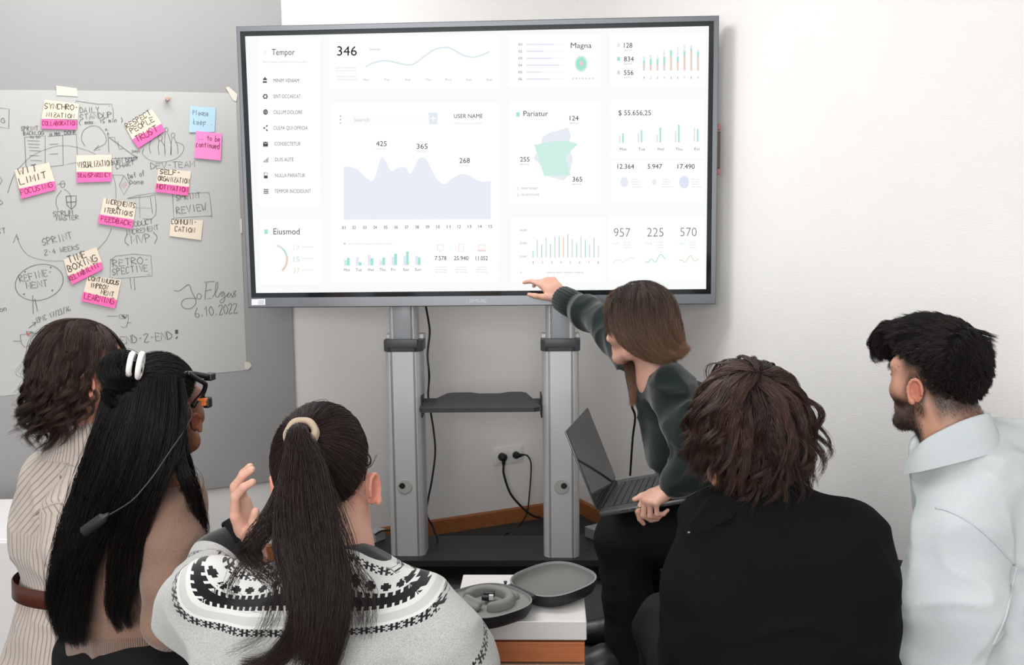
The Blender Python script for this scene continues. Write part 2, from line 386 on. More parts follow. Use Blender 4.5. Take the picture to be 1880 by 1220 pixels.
# ------------------------------------------------------------------ people: frames, heads, hands, hair
def frame_of(yaw, pitch=0., roll=0.):
    """rows right, forward, up; yaw in degrees from +Y towards -X; pitch looks down; roll leans to the right"""
    a, p, r = math.radians(yaw), math.radians(pitch), math.radians(roll)
    f0 = np.array([-math.sin(a), math.cos(a), 0]); f = f0*math.cos(p)-ZU*math.sin(p); u = ZU*math.cos(p)+f0*math.sin(p); x = np.cross(f, u)
    return np.array([x*math.cos(r)-u*math.sin(r), f, u*math.cos(r)+x*math.sin(r)])
class Head:
    def __init__(s, c, yaw, pitch=0., roll=0., sc=1.): s.c = np.asarray(c, float); s.R = frame_of(yaw, pitch, roll); s.s = sc
    def w(s, x, y, z): return s.c+s.s*(np.array([x, y, z]) @ s.R)
    def loc(s, V): return ((np.asarray(V)-s.c) @ s.R.T)/s.s
    def build(s, F, neck=None, neck_r=.055, male=False, ear=1.):
        w, k, R = s.w, s.s, s.R; E = lambda c, r, kk=.012, cut=False, RR=None: F.ell(w(*c), np.array(r)*k, R if RR is None else RR, kk, cut)
        E((0, -.012, .03), (.074, .094, .088)); C = lambda a, b, ra, rb, kk=.015, cut=False: F.cone(w(*a), w(*b), ra*k, rb*k, kk, cut)
        E((0, .03, .0), (.062, .060, .085), .02)
        C((0, .045, -.02), (0, .070, -.098), .052, .026, .03)
        j = .004 if male else 0.
        for x in (-1, 1):
            C((x*.052, -.005, -.052), (x*.046, .015, -.082-j), .022, .020); C((x*.046, .015, -.082-j), (x*.016, .072, -.104-j), .020, .018, .02)
            C((x*.050, .045, -.032), (x*.030, .072, -.038), .020, .018, .02); C((x*.05, .066, .022), (x*.012, .086, .020), .012, .012, .015)
            E((x*.032, .090, -.004), (.019, .012, .012), .010, True); E((x*.031, .077, -.005), (.0125, .0125, .0125), .003)
            C((x*.042, .083, -.0015), (x*.02, .089, -.0015), .0045, .0045, .004)
        C((0, .088, .006), (0, .108, -.040), .0075, .0115, .012); E((0, .107, -.044), (.0125, .012, .010), .006)
        for x in (-1, 1): E((x*.0125, .098, -.047), (.0075, .010, .007), .006)
        C((-.014, .089, -.072), (.014, .089, -.072), .0075, .0075, .006); C((-.012, .088, -.081), (.012, .088, -.081), .0085, .0085, .006); E((0, .100, -.0765), (.026, .008, .0016), .002, True)
        E((0, .083, -.108-j), (.018, .015, .014), .012)
        for x in (-1, 1):                                                 # ears: rim, bowl, lobe
            a = math.radians(22)*x; RE = np.array([R[0]*math.cos(a)-R[1]*math.sin(a), R[1]*math.cos(a)+R[0]*math.sin(a), R[2]])
            c = (x*.083, -.012, -.022); E(c, (.006, .018*ear, .030*ear), .006, False, RE)
            for t in np.linspace(-.6, 3.9, 11):
                if t > 3.7: break
                q0 = np.array([.0, math.cos(t+.3)*-.0155, math.sin(t+.3)*.027]); t2 = t+.45; q1 = np.array([.0, math.cos(t2+.3)*-.0155, math.sin(t2+.3)*.027])
                b = w(*c)+k*(RE[0]*x*.008); F.cone(b+k*(q0@RE)*ear, b+k*(q1@RE)*ear, *[.0038*k]*2, .002)
            b = w(*c)+k*RE[0]*x*.014
            F.ell(b+k*(np.array([0, .003, .001])@RE), np.array([.0095, .0105, .0195])*k*ear, RE, .0025, True); F.ell(b+k*(np.array([-x*.003, .005, -.025])@RE)*ear, np.array([.0045, .0065, .0075])*k, RE, .007)
        if neck is not None:
            F.chain([w(0, -.02, -.03), w(0, -.022, -.075), np.asarray(neck)], [neck_r*k*.98, neck_r*k, neck_r*1.12], .02)
FING = ((.0, .092, .042, .026, .020, .0082), (.0, .096, .046, .029, .021, .0085), (.0, .090, .042, .027, .020, .0080), (.0, .080, .033, .021, .018, .0070))
def hand(F, wr, d, n, side, curls, thumb, s=1., spread=.06, elbow=None):
    """hand from wrist wr; d along the palm, n out of its back; side +1 right hand; curls per finger (index..little) = three bends in degrees;
    thumb = (out, along, down, bend) weights of its direction"""
    wr = np.asarray(wr, float); d = unit(d); n = np.asarray(n, float); n = unit(n-d*(n@d)); t = unit(np.cross(n, d)*side)
    mc = []
    for i, (lx, pl, l1, l2, l3, r) in enumerate(FING):
        off = (.030-.0205*i)*s; a = spread*(1.2-i); dd = unit(d+t*a); m = wr+d*pl*s*.98+t*off-n*(.002+.0025*(abs(i-1.2)))*s; mc.append(m)
        F.chain([wr+t*off*.62-n*.003*s, wr+(m-wr)*.55+t*off*.1, m], [.0150*s, .0135*s, .0118*s], .012)
        cur = dd; bend = 0; p = m
        for L, rr, c in ((l1, r*1.05, curls[i][0]), (l2, r*.97, curls[i][1]), (l3, r*.86, curls[i][2])):
            bend += math.radians(c); v = dd*math.cos(bend)-n*math.sin(bend); q = p+v*L*s; F.cone(p, q, rr*s*1.12, rr*s*1.02, .0035); p = q
    F.ell(wr+d*.05*s+t*.004*s-n*.006*s, np.array([.036, .048, .014])*s, np.array([t, d, n]), .012)
    o, al, dn, be = thumb; tv_ = unit(t*o+d*al-n*dn); b0 = wr+d*.022*s+t*.024*s-n*.008*s; b1 = b0+tv_*.040*s
    v2 = unit(tv_+(d*.5-t*.5)*be-n*be*.3); b2 = b1+v2*.032*s; v3 = unit(v2+(d*.5-t*.6)*be); b3 = b2+v3*.024*s
    F.chain([b0, b1, b2, b3], [.0165*s, .0118*s, .0098*s, .0078*s], .006)
    F.cone(wr-d*.03*s, wr+d*.012*s, .0235*s, .0225*s, .012, flat=(n, .72))
    if elbow is not None: F.cone(np.asarray(elbow), wr-d*.02*s, .040*s, .0235*s, .012)
RELAX = ((18, 22, 14), (22, 26, 16), (26, 28, 18), (30, 30, 18))
def limb(F, pts, rs, k=.03): F.chain([np.asarray(p, float) for p in pts], rs, k)
def scalp(H, n, zline, rad=(.077, .097, .093), cen=(0, -.012, .03), seed=1, bias=None):
    g = np.random.default_rng(seed); out = np.zeros((0, 3))
    while len(out) < n:
        q = g.normal(size=(n*4, 3)); q /= np.linalg.norm(q, axis=1)[:, None]; q = q[q[:, 2] > zline(q[:, 1], q[:, 0])]
        if bias is not None: q = q[g.random(len(q)) < bias(q)]
        out = np.vstack([out, q])
    q = out[:n]; return q, H.c+H.s*((q*rad+np.array(cen)) @ H.R)
def hairline(y, x): return np.interp(y, [-1, -.55, -.15, .12, .5, .9], [-.85, -.8, -.35, .02, .33, .52])
class Coll:
    def __init__(s, c, r, R=None): s.c = np.asarray(c, float); s.r = np.asarray(r, float); s.R = np.eye(3) if R is None else np.asarray(R)
def grow(p, v, L, K, coll, grav=.2, drag=None, turb=0., seed=0):
    """grows strands; p, v (N,3); L (N,); returns (N,K,3)"""
    g = np.random.default_rng(seed); p = p.copy(); v = v/np.linalg.norm(v, axis=1)[:, None]; out = [p.copy()]; st = (L/(K-1))[:, None]
    for i in range(1, K):
        G = grav(i/K) if callable(grav) else grav
        v = v+np.array([0, 0, -1.])*G
        if drag is not None: v = v+drag(p, i/K)
        if turb: v = v+g.normal(size=v.shape)*turb
        v /= np.linalg.norm(v, axis=1)[:, None]; p = p+v*st
        for c in coll:
            q = (p-c.c) @ c.R.T/c.r; m = np.linalg.norm(q, axis=1); ins = m < 1
            if ins.any():
                qn = q[ins]/m[ins][:, None]; p[ins] = c.c+(qn*c.r) @ c.R; nn = (qn/c.r) @ c.R; nn /= np.linalg.norm(nn, axis=1)[:, None]
                d = (v[ins]*nn).sum(1); v[ins] = v[ins]-nn*np.minimum(d, 0)[:, None]
        out.append(p.copy())
    return np.stack(out, 1)
def curl(path, amp, lam, seed=0, start=.2, power=1., var=.35):
    g = np.random.default_rng(seed); n, K, _ = path.shape; t = np.gradient(path, axis=1); t /= np.linalg.norm(t, axis=2)[..., None]+1e-9
    ref = g.normal(size=(n, 1, 3)); a = np.cross(t, ref); a /= np.linalg.norm(a, axis=2)[..., None]+1e-9; b = np.cross(t, a)
    seg = np.linalg.norm(np.diff(path, axis=1), axis=2); s = np.concatenate([np.zeros((n, 1)), np.cumsum(seg, 1)], 1)
    ph = g.random((n, 1))*6.283+s*6.283/(lam*(1+var*(g.random((n, 1))-.5))); u = np.clip((np.linspace(0, 1, K)-start)/(1-start), 0, 1)**power
    A = (amp*(1+var*2*(g.random((n, 1))-.5))*u)[..., None]
    return path+A*(np.cos(ph)[..., None]*a+np.sin(ph)[..., None]*b)
def follow(roots, gr, gp, clump=.6, jit=.003, seed=0, tipout=0., lenvar=.1):
    """strands that follow their nearest guide, drawing together towards the tips"""
    g = np.random.default_rng(seed); n = len(roots); idx = np.zeros(n, int)
    for i in range(0, n, 2000): idx[i:i+2000] = ((roots[i:i+2000, None]-gr[None])**2).sum(2).argmin(1)
    K = gp.shape[1]; t = np.linspace(0, 1, K)
    d = roots-gr[idx]; P_ = gp[idx]+d[:, None]*(1-clump*np.clip(t*1.5-.12, 0, 1))[None, :, None]
    w1 = g.normal(size=(n, 1, 3)); w2 = g.normal(size=(n, 1, 3)); f = 1+g.random((n, 1, 1))*2; tt = t[None, :, None]
    P_ += jit*(w1*np.minimum(tt*2, 1)*(.6+tipout*tt)+w2*.5*np.sin(f*6.283*tt+g.random((n, 1, 1))*6.28)*np.minimum(tt*3, 1))
    cut = 1-lenvar*g.random(n)                                            # uneven ends
    src = np.clip(t[None]*cut[:, None]*(K-1), 0, K-1.001); i0 = src.astype(int); fr = (src-i0)[..., None]; ar = np.arange(n)[:, None]
    return P_[ar, i0]*(1-fr)+P_[ar, i0+1]*fr, idx
def strand_mesh(paths, r, seed=0, taper=.25, tone=None):
    g = np.random.default_rng(seed); n, K, _ = paths.shape; t = np.gradient(paths, axis=1); t /= np.linalg.norm(t, axis=2)[..., None]+1e-9
    ref = unit([.3, .4, .87]); a = np.cross(t, ref); a /= np.linalg.norm(a, axis=2)[..., None]+1e-9; b = np.cross(t, a)
    prof = np.interp(np.linspace(0, 1, K), [0, .1, .6, 1], [.7, 1, .9, taper]); rr = (r*(1+.4*(g.random((n, 1))-.5))*prof)[..., None]; V = []
    for k in range(3):
        an = 2.094*k; V.append(paths+rr*(math.cos(an)*a+math.sin(an)*b))
    V = np.stack(V, 2).reshape(-1, 3); base = (np.arange(n)[:, None]*K+np.arange(K-1)[None])*3; Q = []
    for k in range(3): k2 = (k+1) % 3; Q.append(np.stack([base+k, base+k2, base+3+k2, base+3+k], -1).reshape(-1, 4))
    tone = .18+.34*g.random(n) if tone is None else tone
    return V, np.vstack(Q), np.repeat(tone, K*3), np.tile(np.repeat(np.linspace(0, 1, K), 3), n)
def cap_mesh(H, zline, th=.006, rad=(.075, .095, .09), cen=(0, -.012, .03), h=.005, extra=None):
    r = np.array(rad)*H.s+th*H.s; c = H.w(*cen); F = Field(c-.19, c+.19, h)
    F.ell(c, r, H.R, .001)
    if extra: extra(F)
    X, Y, Z = np.meshgrid(*F.ax, indexing='ij'); q = ((np.stack([X, Y, Z], -1)-c) @ H.R.T)/(np.array(rad)*H.s)
    nq = np.linalg.norm(q, axis=-1)+1e-6; g = (zline(q[..., 1]/nq, q[..., 0]/nq)-q[..., 2]/nq)*.07*H.s; a, b = -F.F, -g; kk = .012
    hh = np.maximum(kk-np.abs(a-b), 0)/kk; F.F = -(np.minimum(a, b)-hh*hh*kk*.25).astype(np.float32)
    return F.mesh(2)
def pulled(H, n, tie, zline, seed, lift=.05, K=16, cond=None, radii=np.array([.083, .103, .099])):
    q, _ = scalp(H, n, zline, seed=seed)
    if cond is not None: q = q[cond(q)]
    d = np.clip(q@tie, -1, 1); om = np.arccos(d); t = np.linspace(0, 1, K)[None, :, None]; so = np.sin(om)[:, None, None]+1e-6; o = om[:, None, None]
    g = np.random.default_rng(seed+1); P_ = (np.sin((1-t)*o)*q[:, None]+np.sin(t*o)*tie[None, None])/so
    rr = 1+lift*np.sin(t*math.pi)*(.5+g.random((len(q), 1, 1)))+.02*g.random((len(q), 1, 1)); P_ = P_*rr+g.normal(size=(len(q), 1, 3))*.02*np.sin(t*3.14)
    return H.w(0, -.012, .03)+(P_*radii) @ H.R
def surface_hair(obj, mask, n, L, r, seed, down, lift=.25):
    """short hairs standing on a body's surface where mask(vertices) is high"""
    me = obj.data; V = np.empty(len(me.vertices)*3); me.vertices.foreach_get('co', V); V = V.reshape(-1, 3); Nn = np.empty(len(V)*3); me.vertices.foreach_get('normal', Nn); Nn = Nn.reshape(-1, 3)
    g = np.random.default_rng(seed); m = mask(V); k = g.choice(len(V), n, p=m/m.sum()); p = V[k]+g.normal(size=(n, 3))*.0012; nn = Nn[k]; d = np.asarray(down)-nn*(nn@np.asarray(down))[:, None]; v = d+nn*lift+g.normal(size=(n, 3))*.25; v /= np.linalg.norm(v, axis=1)[:, None]
    l = L*(.6+.6*g.random((n, 1, 1))); t = np.linspace(0, 1, 5)[None, :, None]; return strand_mesh(p[:, None]+v[:, None]*l*t+np.array([0, 0, -1.])*l*.25*t*t, r, seed, .3)
def hair_mat(name, dark, light, rough=.42, tip=None, tip0=.35):
    M = Mat(name, rough+.08, 0, .28); c = M.mix(M.attr('tone'), lin(dark), lin(light))
    if tip:
        f = ((M.attr('along')-tip0)*(1/(1-tip0))+(M.attr('tone')-.5)*.5).clamp(); c = M.mix(f, c, M.mix(M.attr('tone'), lin(tip[0]), lin(tip[1])))
    M.base(c); M.m['dark'] = lin(dark); return M.m
m_cap = {}
def hair_obj(sets, cap, m, parent, name='hair'):
    Vs, Qs, T, A = [], [], [], []; o = 0
    for V, Q, t, a in sets: Vs.append(V); Qs.append(Q+o); T.append(t); A.append(a); o += len(V)
    if cap is not None: V, Q = cap; Vs.append(V); Qs.append(Q+o); T.append(np.full(len(V), .15)); A.append(np.zeros(len(V)))
    if m.name not in m_cap:
        c = m.node_tree.nodes['Principled BSDF']; m_cap[m.name] = Mat(m.name+'_underlayer', .85, 0, .1, tuple(x*1.0 for x in m['dark'])).m
    Q_ = np.vstack(Qs); mi = np.zeros(len(Q_), np.int32)
    if cap is not None: mi[len(Q_)-len(cap[1]):] = 1
    return rmesh(name, np.vstack(Vs), Q_, [m, m_cap[m.name]], parent, {'tone': np.concatenate(T), 'along': np.concatenate(A)}, mi)
def resample(paths, K):
    n, k, _ = paths.shape; x = np.linspace(0, k-1.001, K); i = x.astype(int); f = (x-i)[None, :, None]; return paths[:, i]*(1-f)+paths[:, i+1]*f
def bundle(guide, n, r0, r1, r2, seed=0, jit=.002, K=22, flat=None):
    """strands along one drawn guide; bundle radius r0 at root, r1 mid, r2 tip"""
    g = np.random.default_rng(seed); G = resample(catmull(guide, 10)[None], K)[0]; t = np.gradient(G, axis=0); t /= np.linalg.norm(t, axis=1)[:, None]
    ref = unit(flat if flat is not None else [1, .2, .1]); a = ref-t*(t@ref)[:, None]; a /= np.linalg.norm(a, axis=1)[:, None]; b = np.cross(t, a)
    n = int(n*1.8); an = g.random(n)*6.283; ra = np.sqrt(g.random(n)); u = np.linspace(0, 1, K); rad = np.interp(u, [0, .5, 1], [r0, r1, r2]); bf = .45 if flat is not None else 1.
    P_ = G[None]+(ra*np.cos(an))[:, None, None]*rad[None, :, None]*a[None]+bf*(ra*np.sin(an))[:, None, None]*rad[None, :, None]*b[None]
    w = g.normal(size=(n, 1, 3)); f = 1+g.random((n, 1, 1))*2.5; P_ += jit*w*np.sin(f*6.283*u[None, :, None]+g.random((n, 1, 1))*6.28)*np.minimum(u*3, 1)[None, :, None]
    src = np.clip(u[None]*(1-.16*g.random((n, 1))**1.5)*(K-1), 0, K-1.001); i0 = src.astype(int); fr = (src-i0)[..., None]; ar = np.arange(n)[:, None]
    return P_[ar, i0]*(1-fr)+P_[ar, i0+1]*fr
def on_surface(obj, pts, off=.0):
    """points of an object's surface met by the sight lines through picture points"""
    from mathutils.bvhtree import BVHTree
    me = obj.data; t = BVHTree.FromPolygons([v.co[:] for v in me.vertices], [p.vertices[:] for p in me.polygons]); out = []
    for x, y in catmull(np.array(pts, float), 8):
        v = Vector(ray(x, y)).normalized(); h = t.ray_cast(Vector(CAM), v)
        if h[0] is not None: out.append(np.array(h[0])+np.array(h[1])*off*(1 if h[1].dot(v) < 0 else -1))
    return np.array(out)
def seam(parent, obj, pts, m, r=.002, name='seam', off=.0):
    q = on_surface(obj, pts, off)
    for _ in range(3): q[1:-1] = (q[:-2]+2*q[1:-1]+q[2:])/4
    mb = MB(); mb.tube(q, r, 8); return mb.build(name, m, parent, smooth='all')
def cloth(F, parent, name, m, fold=.0, fscale=9., seed=1, attrs=None, smooth=2, stretch=(1, 1, .45)):
    if fold:
        def f(x, y, z):
            s = fscale; wx = vnoise(x*4, y*4, z*4, seed+9)*.35; n1 = vnoise(x*s*stretch[0]+wx*2, y*s*stretch[1]+wx*2, z*s*stretch[2]+wx*2.5, seed); n2 = vnoise(x*s*1.7+5+wx, y*s*1.7, z*s*2.3+3-wx*2, seed+3); r = 1-np.abs(n1)*1.6; q = 1-np.abs(n2)*1.8; return -fold*(np.maximum(r, 0)**1.5*1.5-.6)-fold*.7*(np.maximum(q, 0)**1.5-.3)
        F.disp(f)
    V, Q = F.mesh(smooth); return rmesh(name, V, Q, m if isinstance(m, list) else [m], parent, attrs(V) if attrs else None)
def skin_mat(name, rgb, rgb2, rough=.5, dark=None):
    """skin with blotchy variation; attribute 'blush' reddens ears, lips and knuckles; attribute 'stubble' darkens a beard"""
    M = Mat(name, rough, 0, .4); n = M.noise(38, detail=4); c = M.mix(n, lin(rgb), lin(rgb2)); c = M.mix((M.attr('blush')*.7).clamp(), c, lin((min(255, rgb[0]+2), int(rgb[1]*.72), int(rgb[2]*.66))))
    if dark: c = M.mix((M.attr('stubble')*(M.noise(900, detail=2)*.9+.45)).clamp(), c, lin(dark))
    M.base(c); M.bump(M.noise(500, detail=2), .12, .0008); M.b.inputs['Subsurface Weight'].default_value = .12; M.b.inputs['Subsurface Radius'].default_value = (.010, .004, .002); M.b.inputs['Subsurface Scale'].default_value = 1.0
    return M.m
def face_attrs(V, H, beard=False):
    q = H.loc(V); bl = np.exp(-((np.abs(q[:, 0])-.088)/.012)**2)*np.exp(-((q[:, 1]+.012)/.035)**2-((q[:, 2]+.022)/.045)**2); bl += np.exp(-(q[:, 0]/.022)**2-((q[:, 1]-.093)/.02)**2-((q[:, 2]+.0765)/.010)**2)
    bl += .25*np.exp(-((np.abs(q[:, 0])-.045)/.02)**2-((q[:, 1]-.07)/.03)**2-((q[:, 2]+.04)/.02)**2)
    st = np.zeros(len(V))
    if beard:
        jaw = np.clip((-.038-q[:, 2])/.02, 0, 1)*np.clip((q[:, 1]+.018)/.02, 0, 1)*np.clip((q[:, 2]+.175)/.03, 0, 1); lip = np.exp(-(q[:, 0]/.026)**2-((q[:, 2]+.0765)/.008)**2); st = jaw*(1-lip)
        side = np.clip((q[:, 1]+.03)/.012, 0, 1)*np.clip((.035-q[:, 1])/.02, 0, 1)*np.clip((.03-q[:, 2])/.02, 0, 1)*np.clip((q[:, 2]+.09)/.02, 0, 1)*(np.abs(q[:, 0]) < .078)*(np.abs(q[:, 0]) > .04); st = np.maximum(st, side*.8)
        fade = np.clip((.045-q[:, 1])/.02, 0, 1)*np.clip((q[:, 2]+.100-.085*np.clip((q[:, 1]+.05)/.05, 0, 1))/.05, 0, 1)*(np.abs(q[:, 0]) < .079)*(q[:, 2] < .09); st = np.maximum(st, fade*1.1)
    return {'blush': np.clip(bl, 0, 1), 'stubble': np.clip(st, 0, 1)}
# ------------------------------------------------------------------ the room: two walls meeting behind the display
K0 = np.array([0.31, 4.57, 0]); WA = math.radians(25)
DL = np.array([math.cos(WA), math.sin(WA), 0]); NL = np.array([math.sin(WA), -math.cos(WA), 0]); DR = NL.copy(); NR = -DL; ZU = np.array([0, 0, 1.]); HC = 2.9
def wallpaper(name, rgb):
    M = Mat(name, .85, 0, .2); c = lin(rgb); x, y, z = M.xyz(M.coord())
    n1 = M.noise(6); M.base(M.mix(n1, tuple(v*.97 for v in c), tuple(min(1, v*1.02) for v in c)))
    s = M.scale(M.coord(), (60, 60, 420)); weave = M.noise(1.0, s, 2)
    M.bump(weave + M.noise(900, detail=1)*.4, .38, .0016); return M.m
m_wall = wallpaper('woven_wallpaper', (232, 230, 228)); m_panel = mat('grey_panel_paint', (152, 151, 150), .8, spec=.2, var=.03, vscale=3)
Mx = Mat('anthracite_carpet', .95, 0, .1); _n = Mx.noise(420, detail=3); _n2 = Mx.noise(90, detail=4)
Mx.base(Mx.mix((_n*.7+_n2*.5-.1).clamp(), lin((26, 26, 25)), lin((92, 90, 88)))); Mx.bump(_n, .6, .0029); m_carpet = Mx.m
def wood(name, rgb, rgb2, axis=0, sc=9.):
    M = Mat(name, .45, 0, .35); f = [70, 70, 70]; f[axis] = 2.2; v = M.scale(M.coord(), f); n = M.noise(1.0*sc/9, v, 4, .6); k = M.noise(5)
    M.base(M.mix((n*1.5-.3+k*.2).clamp(), lin(rgb), lin(rgb2))); M.bump(n, .1, .001); return M.m
m_skirt = wood('orange_pine', (140, 84, 46), (168, 108, 66), 0)
b = MB()
a0, a1 = K0-DL*5.2, K0+DL*0.05
b.prism([a0, a1, a1+ZU*HC, a0+ZU*HC], -NL*.1); w = b.build('wall_back', m_wall); tag(w, kind='structure')
b = MB(); a0, a1 = K0-DR*.05, K0+DR*6.0
b.prism([a0, a1, a1+ZU*HC, a0+ZU*HC], -NR*.1); tag(b.build('wall_right', m_wall), kind='structure')
b = MB(); b.prism([(-6, -2.5, 0), (4, -2.5, 0), (4, 6, 0), (-6, 6, 0)], (0, 0, -.05)); tag(b.build('floor', m_carpet), kind='structure')
b = MB(); b.prism([(-6, -2.5, HC), (4, -2.5, HC), (4, 6, HC), (-6, 6, HC)], (0, 0, .05)); tag(b.build('ceiling', mat('ceiling_paint', (235, 235, 233), .9)), kind='structure')
def skirting(p, q, nrm, name):
    b = MB(); h, t = .068, .016; prof = [(0, 0), (t, 0), (t, h-.006), (t-.006, h), (0, h)]
    V = [p+nrm*x+ZU*z for x, z in prof]; b.prism(V, q-p); tag(b.build(name, m_skirt), kind='structure')
skirting(K0-DL*1.95+NL*.0005, K0-DL*.017+NL*.0005, NL, 'baseboard_back'); skirting(K0+NR*.0005+DR*.001, K0+DR*4.0+NR*.0005, NR, 'baseboard_right')
# grey panel on the back wall
def to_wall(off):
    p0 = K0+NL*off
    f = lambda x, y: onplane(x, y, p0, NL)
    f.n = NL; return f
tw = to_wall(.0); e0 = tw(541, 720); s_edge = (e0-K0)@DL; z_bot = tw(375, 897)[2]
b = MB(); PT = .014
c0 = K0+DL*(s_edge-4)+ZU*z_bot; c1 = K0+DL*s_edge+ZU*z_bot
b.box((c0+c1)/2+ZU*(2.84-z_bot)/2+NL*PT/2, (4, PT, 2.84-z_bot), [DL, NL, ZU], .002)
tag(b.build('wall_panel', m_panel), 'large flat grey board covering the wall behind the paper poster', 'wall panel')
# ------------------------------------------------------------------ poster with its handwriting
m_paper = mat('poster_paper', (178, 178, 176), .75, spec=.25, var=.02, vscale=4)
def ink(rgb): return mat('marker_ink', rgb, .6)
m_ink, m_inkl, m_red, m_green = ink((68, 68, 70)), ink((115, 115, 116)), ink((190, 90, 95)), ink((80, 130, 90))
OP = PT+.002; tp = to_wall(OP+.0012); tpb = to_wall(OP)
outl = [(-120, 166), (60, 165), (300, 168), (433, 171), (441, 300), (447, 480), (453, 679), (300, 694), (100, 716), (-120, 740)]
pb = MB(); pb.use(m_paper)
# gently cockled sheet built as a grid between its top and bottom edges
top = catmull(np.array([(-120, 166), (60, 165), (300, 168), (433, 171)], float), 10); bot = catmull(np.array([(-120, 740), (100, 716), (300, 694), (453, 679)], float), 10)
V = []
nr, ncl = 24, len(top)
for i in range(nr+1):
    for j in range(ncl):
        q = top[j]*(1-i/nr)+bot[j]*(i/nr); w_ = .0004*math.sin(j*.55+1)*math.sin(i*.33); V.append(tpb(*q)+NL*(w_-.0006))
pb.add(V, [(i*ncl+j, i*ncl+j+1, (i+1)*ncl+j+1, (i+1)*ncl+j) for i in range(nr) for j in range(ncl-1)])
pb.use(m_ink); HW = lambda s, x0, x1, y0, y1, cap, w=.0022: hand_write(pb, s, x0, x1, y0, y1, cap, tp, w*.72)
def line(pts, w=.0019, sm=False): pen(pb, catmull(np.array(pts, float), 8) if sm else pts, w*.72 if w < .0035 else w, tp)
HW('DAILY', 147, 182, 207, 206, 10); HW('STANDUP', 147, 206, 220, 215, 10); HW('( max. 15 min )', 145, 226, 229, 223, 7)
line([(139, 190), (139, 185), (160, 188), (180, 191), (205, 191), (208, 205), (208, 218)]); line([(143, 189), (144, 189)], .0029); line([(200, 194), (201, 195)], .0029)
HW('SPRINT', 39, 70, 240, 239, 8); HW('BACKLOG', 43, 80, 248, 247, 7); HW('TO DO', 55, 74, 254, 253, 4, .0016); HW('in PRO', 90, 110, 249, 249, 6); HW('DONE', 119, 140, 247, 246, 7)
line([(44, 252), (83, 249), (83, 300)]); line([(45, 252), (48, 306)]); line([(88, 250), (140, 246), (142, 284)]); line([(115, 248), (116, 303), (140, 298)]); line([(48, 310), (90, 306), (116, 303)])
for y_, a_, b_ in ((258, 50, 73), (264, 51, 73), (270, 53, 72), (276, 54, 74), (285, 54, 72), (294, 56, 77)): line([(a_, y_), (b_, y_+1)])
for y_ in (264, 282): line([(91, y_+1), (107, y_)])
line([(156, 268), (150, 256), (153, 240), (168, 231), (183, 234), (194, 250), (193, 263), (178, 272), (172, 276)], .0018, True); line([(182, 266), (172, 276), (184, 274)])
HW('n.', 194, 200, 240, 240, 6); line([(198, 243), (200, 280)]); line([(196, 247), (198, 243), (201, 247)]); line([(200, 252), (252, 290)], .0022); line([(200, 252), (211, 252), (211, 260), (217, 260), (217, 268), (219, 274), (226, 272)])
line([(205, 291), (253, 288)]); line([(247, 285), (253, 288), (248, 292)])
for x_ in range(212, 248, 6): line([(x_, 288.5), (x_, 291.5)])
HW('Days', 243, 257, 280, 279, 5, .0016); HW('BURN DOWN', 205, 252, 302, 294, 7); HW('CHART', 214, 247, 310, 302, 8)
line([(14, 354), (20, 335), (26, 320)]); line([(33, 310), (60, 285), (100, 269), (130, 268), (160, 276), (176, 283)], .0014, True); line([(207, 320), (212, 340), (213, 364)], .0016, True)
line([(205, 419), (195, 440), (179, 458)], .0016, True); line([(117, 479), (85, 478), (55, 470), (40, 455), (30, 432)], .0016, True); line([(24, 446), (31, 429), (34, 440)])
for c_, r_ in (((115, 338), (4.2, 6.2)),):
    line([(c_[0]+r_[0]*math.cos(t), c_[1]+r_[1]*math.sin(t)) for t in np.linspace(0, 6.4, 22)])
line([(105, 338), (120, 337)]); line([(113, 349), (104, 362), (103, 374), (107, 385)], .0018, True); line([(118, 347), (125, 352), (130, 360)], .0018, True)
line([(121, 360), (140, 359), (139, 376), (131, 384), (123, 376), (121, 360)], .003); line([(130, 360), (131, 384)], .003); line([(122, 371), (139, 370)], .003)
HW('SCRUM', 98, 134, 397, 394, 9); HW('MASTER', 104, 145, 405, 402, 8); HW('SPRINT', 79, 133, 451, 438, 13); HW('2-4 WEEKS', 82, 146, 468, 457, 9)
pb.use(m_inkl)
line([(207, 321), (227, 321)]); pb.use(m_ink)
line([(227.5, 322), (239, 338), (227.5, 357), (219, 340), (227.5, 322)], .0018)
pb.use(m_red)
for k_ in range(5): line([(223+k_*2.4, 334-k_*1.0+abs(k_-2)*2), (223+k_*2.4, 346-abs(k_-2)*2)], .0011)
pb.use(m_ink); HW('Def of', 236, 266, 328, 322, 9); HW('Done', 238, 264, 338, 337, 8); HW('DEV-TEAM', 277, 357, 310, 306, 11)
line([(264, 272), (262, 282), (276, 294), (300, 297), (325, 290), (337, 275), (335, 265), (322, 260)], .0016, True)
for hx, hy, rx, lx, ly in ((294, 253, 4, 292, 284), (305.5, 238, 3, 303, 286), (317.5, 248, 3.4, 313, 284)):
    line([(hx+rx*math.cos(t), hy+rx*1.3*math.sin(t)) for t in np.linspace(0, 6.4, 16)]); line([(hx-2, hy+5), (hx-3.5, (hy+ly)/2), (lx, ly)], .0018, True); line([(hx+2, hy+5), (hx+8, (hy+ly)/2), (hx+9, ly-2)], .0018, True)
line([(277, 258), (274, 270), (277, 281)], .0018, True)
HW('SPRINT', 324, 368, 368, 363, 10); HW('REVIEW', 325, 379, 393, 385, 13, .0026); line([(317, 357), (319, 400), (388, 396)]); line([(345, 355), (384, 353), (387, 375), (389, 401)]); line([(382, 355), (383, 355)], .0029); line([(385, 397), (386, 397)], .0029)
